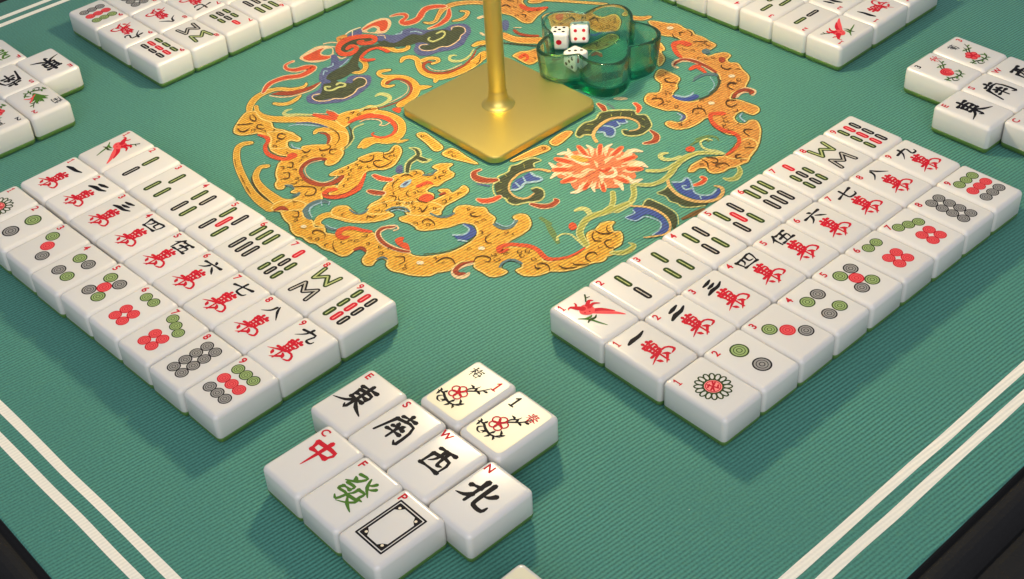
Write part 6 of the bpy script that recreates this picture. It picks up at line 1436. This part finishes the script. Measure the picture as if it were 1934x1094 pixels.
def flower_me(ch, chx, chy, chmat, kind, cream):
    s = Sheet()
    if cream:
        s.poly([(x * MM, y * MM) for x, y, _ in rr_ring(25.4, 36.6, 3, 0)], ZT - DZ, P_CRM, smooth=False)
    glyph(s, ch, chx, chy, 6.6, 6.8, chmat, .10, ZT + DZ)
    lv = P_GRN if kind != 'plum' else P_BLK
    sv(s, [(7, 9), (4.4, 4.4), (1, 1.2), (-1.6, -1.2)], [.5, .9, 1, .8], lv, 1)
    sv(s, [(-12, -9.6), (-8.4, -9.2), (-5, -11), (0, -12), (4.6, -10)], [.5, 1.3, 1.5, 1.2, .4], lv, 1)
    sv(s, [(-1.6, -1.2), (-.6, 2.2), (1.6, 4.4), (2.2, 6.8)], [.5, 1.0, .8, .3], lv, 1)
    sv(s, [(-7, -10.4), (-8.6, -12.6), (-7.2, -14.4), (-4.8, -14.6)], [.4, 1.1, 1.0, .3], lv, 1)
    for a, b in (((-9, -9.4), (-8, -6.6)), ((2.4, -10.6), (5.4, -7.4)), ((3.6, -9.4), (1.4, -6.4)), ((5.4, 5.4), (8.2, 5.8)), ((.6, 3.4), (-2.4, 4.4)), ((-11.4, -9.6), (-10.6, -12.2)), ((-.6, -11.9), (-1.6, -15)), ((-5, -11), (-4.4, -14)), ((-1.6, -11.8), (-.4, -8.6)), ((1, -11.8), (3, -14)), ((3, 3), (6, 2.4)), ((2, 2), (1.4, 5)), ((-10.6, -9.6), (-12, -7.6)), ((-3, -11.6), (-6, -13.4))):
        m = ((a[0] + b[0]) / 2 + .5, (a[1] + b[1]) / 2 + .3)
        sv(s, [a, m, b], [.4, 1.5, .3], P_MGRN if kind != 'plum' else P_BLK, 1, 2)
    cx, cy = -3, -3.8
    if kind in ('plum', 'bloom'):
        for k in range(5):
            a = 2 * math.pi * k / 5 + .3
            px_, py_ = cx + 2.9 * math.cos(a), cy + 2.9 * math.sin(a)
            if kind == 'bloom':
                s.disc(px_ * MM, py_ * MM, 2.3 * MM, ZT + 12 * DZ + k * 0.000001, P_RED2, 12)
            ring = [Vector((px_ + 2.1 * math.cos(2 * math.pi * j / 8), py_ + 2.1 * math.sin(2 * math.pi * j / 8))) * MM for j in range(8)]
            s.strip(ring, [.75 * MM] * 8, ZT + 13 * DZ + k * 0.000001, P_RED, seg=2, closed=True)
        s.disc(cx * MM, cy * MM, 1.6 * MM, ZT + 14 * DZ, P_RED, 12)
    elif kind == 'rose':
        s.disc(cx * MM, cy * MM, 4.6 * MM, ZT + 12 * DZ, P_RED2, 14)
        for r in (4.4, 2.8, 1.4):
            ring = [Vector((cx + .2 * r + r * math.cos(2 * math.pi * j / 9), cy + r * math.sin(2 * math.pi * j / 9))) * MM for j in range(8)]
            s.strip(ring, [.8 * MM] * 8, ZT + 13 * DZ, P_RED, seg=2)
    else:   # orchid: arching green blades
        for e in ((-8, 2), (-6, 5), (-2, 7), (3, 6), (6, 1)):
            sv(s, [(-2, -8), (e[0] * .5 - 1, e[1] * .4 - 1), e], [1.8, 2.6, .4], P_MGRN, 2)
        sv(s, [(-2, -6), (3, -3), (6.4, -6)], [.8, 1.6, .5], P_RED2, 3)
        sv(s, [(1, -3), (4, 0), (6, 2)], [.8, 1.6, .5], P_RED2, 3)
    return s.build('flower_picture')

WORD = ['zero', 'one', 'two', 'three', 'four', 'five', 'six', 'seven', 'eight', 'nine']
def tile_root(x, y, rot, label, group, jit=0.32, ja=0.55):
    t = empty('mahjong_tile', ((x + random.uniform(-jit, jit)) * MM, (y + random.uniform(-jit, jit)) * MM, 0.00035), math.radians(rot + random.uniform(-ja, ja)))
    tag(t, label, 'mahjong tile', group)
    link('body', body_me, t)
    link('green_back', back_me, t)
    return t
def suit_tile(x, y, rot, suit, n, where, group):
    row = {'bam': 'inner', 'crak': 'middle', 'dot': 'outer'}[suit]
    if suit == 'bam':
        what = 'tile with a red bird' if n == 1 else ('tile with green and black zigzag bars' if n == 8 else 'tile with %s bamboo sticks' % WORD[n])
    elif suit == 'crak':
        what = 'black numeral %s over red character' % WORD[n]
    else:
        what = 'tile with a single flower wheel' if n == 1 else 'tile with %s round dots' % WORD[n]
    t = tile_root(x, y, rot, '%s, %s row of the %s block' % (what, row, where), group)
    link('index_numeral', INDEX[str(n)], t)
    if suit == 'crak':
        link('numeral_character', NUM[n], t)
        link('suit_character', WAN, t)
    elif suit == 'dot':
        if n == 1:
            link('flower_wheel', EMBLEM, t)
        else:
            for c, dx, dy in DOTS[n]:
                link({'g': 'green_dot', 'k': 'black_dot', 'r': 'red_dot'}[c[0]], DOTM[c], t, (dx * MM, dy * MM, 0))
    else:
        if n == 1:
            link('bird', BIRD, t)
        elif n == 8:
            link('green_zigzag', ZIG_W, t, (0, 7.3 * MM, 0))
            link('black_zigzag', ZIG_M, t, (0, -7.7 * MM, 0))
        else:
            for c, dx, dy in STICKS[n]:
                link({'g': 'green_stick', 'k': 'black_stick', 'r': 'red_stick'}[c[0]], STK[c], t, (dx * MM, dy * MM, 0))
    return t

ALL = [(r, k) for r in range(3) for k in range(1, 10)]
BLOCKS = {
 'R': (196.65, -133.78, 0.0, 'front right', ALL),
 'L': (-136.52, -196.27, -87.9, 'front left', ALL),
 'TL': (-202.16, 129.55, 181.37, 'back left', [(0, k) for k in range(3, 10)] + [(1, k) for k in range(5, 10)] + [(2, k) for k in range(6, 10)]),
 'TR': (142.03, 200.5, 91.37, 'back right', [(0, k) for k in range(1, 7)] + [(1, k) for k in range(1, 6)] + [(2, k) for k in range(1, 4)]),
}
SHIFT = {('L', 2, k): (0, 1.4) for k in (1, 2, 3, 4)}
SHIFT[('L', 2, 9)] = (0.4, -1.2)
SHIFT[('L', 2, 8)] = (0.3, 0.2)
SHIFT[('L', 1, 5)] = (0.7, 0.3)
SHIFT[('L', 0, 5)] = (0.6, 0)
for b, (ox, oy, th, where, lst) in BLOCKS.items():
    t = math.radians(th)
    U = Vector((-math.sin(t), math.cos(t)))
    V = Vector((math.cos(t), math.sin(t)))
    for r, k in lst:
        du, dv = SHIFT.get((b, r, k), (0, 0))
        p = Vector((ox, oy)) + U * ((k - .5) * 30 + du) + V * ((r + .5) * 41.6 + dv)
        suit_tile(p.x, p.y, th + 90, ('bam', 'crak', 'dot')[r], k, where, 'suit tiles of the %s block' % where)

HNAME = {'E': 'east wind tile with black character and red letter E', 'S': 'south wind tile with black character and red letter S', 'W': 'west wind tile with black character and red letter W',
         'N': 'north wind tile with black character and red letter N', 'C': 'red dragon tile with a red character and letter C', 'F': 'green dragon tile with a green character and letter F', 'P': 'white dragon tile with an empty black double frame'}
def honor(x, y, rot, h, where):
    t = tile_root(x, y, rot, '%s, %s group' % (HNAME[h], where), 'honour tiles of the %s group' % where, 0.15)
    link('index_letter', INDEX[h], t)
    if h == 'P':
        link('double_frame', BOARD, t)
    else:
        link('brush_character', HON[h], t)
def flower(x, y, rot, me, idx, label):
    t = tile_root(x, y, rot, label, 'flower tiles', 0.1)
    link('flower_picture', me, t)
    if idx:
        link('index_numeral', idx, t)
NEAR = 'near'
for h, x in (('E', 180), ('S', 210.3), ('W', 241), ('N', 272.7)):
    honor(x, -250.4, 0.3, h, NEAR)
for h, x in (('C', 196.6), ('F', 226.9), ('P', 257.2)):
    honor(x, -291.4, 0.3, h, NEAR)
flower(215.0, -207.4, .8, flower_me('梅', -7, 12.2, P_BLK, 'plum', True), INDEX_TR_RED['1'], 'cream faced plum blossom tile with a red numeral one')
flower(246.2, -208.0, .2, flower_me('春', 6.4, 9.6, P_RED, 'plum', True), INDEX_TL_BLK['1'], 'cream faced blossom tile with a black numeral one')
x0 = 328.6
t = tile_root(x0, -283.0, 1.0, 'cream faced tile cut off at the bottom edge of the picture', 'flower tiles', 0)
s = Sheet()
s.poly([(x * MM, y * MM) for x, y, _ in rr_ring(25.4, 36.6, 3, 0)], ZT - DZ, P_CRM, smooth=False)
link('cream_face', s.build('cream_face'), t)
FAR_R = 'right'
for h, y in (('E', 194.0), ('S', 224.0), ('W', 254.2)):
    honor(250.6, y, 90.2, h, FAR_R)
honor(292.3, 208.6, 90.2, 'C', FAR_R)
honor(292.3, 238.8, 90.2, 'F', FAR_R)
flower(209.0, 223.2, 90, flower_me('秋', 7, 11.6, P_RED, 'rose', False), INDEX_TL_BLK['3'], 'white rose flower tile with a black numeral three')
flower(209.0, 253.4, 90, flower_me('菊', -2.5, 11.4, P_BLK, 'bloom', False), INDEX_TR_RED['3'], 'white blossom tile with a red numeral three, far right')
FAR_L = 'left'
for h, y in (('E', -192.8), ('S', -223.0)):
    honor(-258.6, y, 270.4, h, FAR_L)
honor(-299.6, -212.2, 270.4, 'F', FAR_L)
flower(-218.2, -222.0, 270, flower_me('蘭', -9, 11.6, P_BLK, 'orchid', False), INDEX_TR_RED['2'], 'white orchid tile with a red numeral two at far left')
flower(-218.2, -252.6, 270, flower_me('夏', 2.5, 10, P_BLK, 'bloom', False), INDEX_TL_BLK['2'], 'white blossom tile with a black numeral two at the left edge')

# ------------------------------------------------------------------ brass lamp stand
def gold_mat():
    m, t, b, out = nt('brushed_gold')
    b.inputs['Base Color'].default_value = GOLD
    b.inputs['Metallic'].default_value = 1.0
    tc = t.nodes.new('ShaderNodeTexCoord')
    n = t.nodes.new('ShaderNodeTexNoise')
    n.inputs['Scale'].default_value = 1400
    n.inputs['Detail'].default_value = 2
    t.links.new(tc.outputs['Object'], n.inputs['Vector'])
    mr = t.nodes.new('ShaderNodeMapRange')
    mr.inputs['To Min'].default_value = 0.36
    mr.inputs['To Max'].default_value = 0.50
    t.links.new(n.outputs['Fac'], mr.inputs['Value'])
    t.links.new(mr.outputs['Result'], b.inputs['Roughness'])
    bp = t.nodes.new('ShaderNodeBump')
    bp.inputs['Strength'].default_value = 0.25
    bp.inputs['Distance'].default_value = 0.0001
    t.links.new(n.outputs['Fac'], bp.inputs['Height'])
    t.links.new(bp.outputs['Normal'], b.inputs['Normal'])
    return m
GOLD = (0.76, 0.61, 0.18, 1)
M_GOLD = gold_mat()
M_RUB = plain('dark_rubber', (0.015, 0.013, 0.012, 1), 0.7)
lamp = empty('table_lamp', (4 * MM, 5 * MM, 0), math.radians(0.4))
tag(lamp, 'gold lamp stand with square base and round pole on the medallion', 'lamp')
def ring_rr(w, r, z):
    return rr_ring(w, w, r, z, 7)
W = 97
pl = [ring_rr(W - 1.2, 8, 1.0), ring_rr(W, 8.6, 1.5), ring_rr(W, 8.6, 5.2), ring_rr(W - .5, 8.4, 5.9), ring_rr(W - 1.6, 8, 6.4)]
bme = stack(pl, [M_GOLD], 'base_plate')
bme.polygons.foreach_set('use_smooth', [False] * len(bme.polygons))
link('base_plate', bme, lamp)
link('rubber_foot', stack([ring_rr(W - 5, 7, 0.3), ring_rr(W - 5, 7, 1.05)], [M_RUB], 'rubber_foot'), lamp)
def lathe(profile, n, name, mats, cap=True):
    rings = []
    for r, z in profile:
        rings.append([(r * math.cos(2 * math.pi * i / n), r * math.sin(2 * math.pi * i / n), z) for i in range(n)])
    return stack(rings, mats, name, cap, cap)
link('collar', lathe([(11.6, 6.3), (11.4, 6.7), (10.0, 7.4), (8.4, 8.8), (7.2, 11.0), (6.5, 14.0), (6.25, 17.2), (6.05, 17.9)], 40, 'collar', [M_GOLD], False), lamp)
link('pole', lathe([(5.85, 17.4), (5.85, 240)], 40, 'pole', [M_GOLD], False), lamp)
link('socket', lathe([(5.85, 240), (9, 243), (9, 254), (4, 256)], 32, 'socket', [M_GOLD]), lamp)
sh = link('shade', lathe([(46, 292), (45, 293), (22, 312), (6, 316), (0.5, 316.5)], 48, 'shade', [M_GOLD], False), lamp)
for k in range(3):
    a = 2 * math.pi * k / 3
    s0 = Vector((8.5 * math.cos(a), 8.5 * math.sin(a), 250))
    s1 = Vector((43 * math.cos(a), 43 * math.sin(a), 293))
    d = (s1 - s0).normalized()
    u = d.cross(Vector((0, 0, 1))).normalized()
    w2 = d.cross(u)
    vv, ff = [], []
    for q in (s0, s1):
        for i in range(6):
            b = 2 * math.pi * i / 6
            vv.append(tuple((q + u * math.cos(b) * .7 + w2 * math.sin(b) * .7) * MM))
    for i in range(6):
        ff.append((i, (i + 1) % 6, (i + 1) % 6 + 6, i + 6))
    link('shade_arm', mesh('shade_arm', vv, ff, [M_GOLD], smooth=True), lamp)
ld = bpy.data.lights.new('bulb_light', 'POINT')
ld.energy = 3.75
ld.color = (1.0, 0.85, 0.60)
ld.shadow_soft_size = 0.022
lo_ = bpy.data.objects.new('bulb_light', ld)
lo_.location = (0, 0, LAMP_POS.z)
COL.objects.link(lo_)
lo_.parent = lamp
ld.use_nodes = True
lt = ld.node_tree
em = lt.nodes['Emission']
# bulb strength raised towards the sides to even out the light over the mat
tcn = lt.nodes.new('ShaderNodeTexCoord')
sx = lt.nodes.new('ShaderNodeSeparateXYZ')
lt.links.new(tcn.outputs['Normal'], sx.inputs[0])
ab = lt.nodes.new('ShaderNodeMath'); ab.operation = 'ABSOLUTE'
lt.links.new(sx.outputs['Z'], ab.inputs[0])
mxn = lt.nodes.new('ShaderNodeMath'); mxn.operation = 'MAXIMUM'
mxn.inputs[1].default_value = 0.30
lt.links.new(ab.outputs[0], mxn.inputs[0])
dv = lt.nodes.new('ShaderNodeMath'); dv.operation = 'POWER'
dv.inputs[1].default_value = -0.5
lt.links.new(mxn.outputs[0], dv.inputs[0])
lt.links.new(dv.outputs[0], em.inputs['Strength'])

# ------------------------------------------------------------------ green glass dish, plum blossom outline
def glass_mat():
    m, t, b, out = nt('green_glass')
    b.inputs['Base Color'].default_value = (0.90, 1.0, 0.95, 1)
    b.inputs['Roughness'].default_value = 0.02
    b.inputs['Transmission Weight'].default_value = 1.0
    b.inputs['IOR'].default_value = 1.45
    va = t.nodes.new('ShaderNodeVolumeAbsorption')
    va.inputs['Color'].default_value = (0.05, 0.79, 0.68, 1)
    va.inputs['Density'].default_value = 84
    t.links.new(va.outputs[0], out.inputs['Volume'])
    tr = t.nodes.new('ShaderNodeBsdfTransparent')
    tr.inputs['Color'].default_value = (0.80, 0.97, 0.91, 1)
    ms = t.nodes.new('ShaderNodeMixShader')
    ms.inputs['Fac'].default_value = 0.10
    t.links.new(b.outputs[0], ms.inputs[1])
    t.links.new(tr.outputs[0], ms.inputs[2])
    t.links.new(ms.outputs[0], out.inputs['Surface'])
    return m
M_GL = glass_mat()
def blossom(R, dep, z, n=120, a0=185):
    out = []
    for i in range(n):
        a = 2 * math.pi * i / n
        k = abs(math.cos(2.5 * (a - math.radians(a0))))
        r = R * (1 - dep * (1 - k ** 1.35))
        out.append((r * math.cos(a), r * math.sin(a), z))
    return out
GH = 28.5
rings = [blossom(41, .24, 0.6), blossom(42.4, .24, 1.4), blossom(43.5, .24, 4), blossom(46, .30, GH - 2), blossom(46, .30, GH - .7), blossom(45.3, .305, GH), blossom(43.8, .31, GH), blossom(43.0, .315, GH - .8), blossom(42.7, .32, GH - 2.4), blossom(40.6, .3, 10), blossom(39.4, .3, 7.5), blossom(36.5, .3, 6.1), blossom(20, .3, 5.6), blossom(1.0, .1, 5.6)]
dish = link('glass_dish', stack(rings, [M_GL], 'glass_dish'), None, (12.4 * MM, 91.0 * MM, 0.0003))
tag(dish, 'green glass dish shaped like a five petal blossom, holding dice', 'dish')

# ------------------------------------------------------------------ dice
M_DIE = plain('white_die', (0.82, 0.80, 0.77, 1), 0.25)
def die_me(a):
    bm = bmesh.new()
    bmesh.ops.create_cube(bm, size=a * MM)
    bmesh.ops.bevel(bm, geom=bm.edges[:] + bm.verts[:], offset=a * .2 * MM, segments=4, profile=0.6, affect='EDGES')
    me = bpy.data.meshes.new('die_body')
    bm.to_mesh(me)
    bm.free()
    me.materials.append(M_DIE)
    me.polygons.foreach_set('use_smooth', [True] * len(me.polygons))
    return me
DA = 13.4
DIE = die_me(DA)
PIPS = {1: [(0, 0)], 2: [(-1, -1), (1, 1)], 3: [(-1, -1), (0, 0), (1, 1)], 4: [(-1, -1), (1, 1), (-1, 1), (1, -1)], 5: [(-1, -1), (1, 1), (-1, 1), (1, -1), (0, 0)], 6: [(-1, -1), (1, 1), (-1, 1), (1, -1), (-1, 0), (1, 0)]}
def pip_me(r, mat):
    s = Sheet()
    s.disc(0, 0, r * MM, 0, mat, 14)
    return s.build('pip')
PIPR, PIPK, PIP1 = pip_me(1.25, P_RED), pip_me(1.2, P_BLK), pip_me(2.1, P_RED)
def die(x, y, rz, faces, label, z=6.0, tilt=None):
    r = empty('die', (x * MM, y * MM, (z + DA / 2) * MM), 0)
    if tilt:
        r.rotation_euler = (math.radians(tilt[0]), math.radians(tilt[1]), math.radians(rz))
    else:
        r.rotation_euler = (0, 0, math.radians(rz))
    tag(r, label, 'die', 'dice in the glass dish')
    link('body', DIE, r)
    dirs = {'t': Matrix.Identity(4), 'f': Matrix.Rotation(math.pi / 2, 4, 'X'), 'b': Matrix.Rotation(-math.pi / 2, 4, 'X'), 'r': Matrix.Rotation(math.pi / 2, 4, 'Y'), 'l': Matrix.Rotation(-math.pi / 2, 4, 'Y'), 'd': Matrix.Rotation(math.pi, 4, 'X')}
    for k, n in faces.items():
        for (px_, py_) in PIPS[n]:
            me = PIP1 if n == 1 else (PIPR if n == 4 else PIPK)
            o = link('pip', me, r)
            o.matrix_local = dirs[k] @ Matrix.Translation((px_ * 3.0 * MM, py_ * 3.0 * MM, (DA / 2 + .03) * MM))
die(-22.4, 89.6, 40, {'t': 5, 'f': 1, 'r': 3, 'l': 4, 'b': 6, 'd': 2}, 'white die with five black pips on top, nearest the dish wall')
die(-17.6, 105.0, 46, {'t': 2, 'f': 4, 'r': 1, 'l': 6, 'b': 3, 'd': 5}, 'white die facing front with four red pips', tilt=(-14, 0))
die(7.6, 76.0, 4, {'t': 3, 'f': 5, 'r': 1, 'l': 6, 'b': 2, 'd': 4}, 'white die seen partly through the front glass wall')
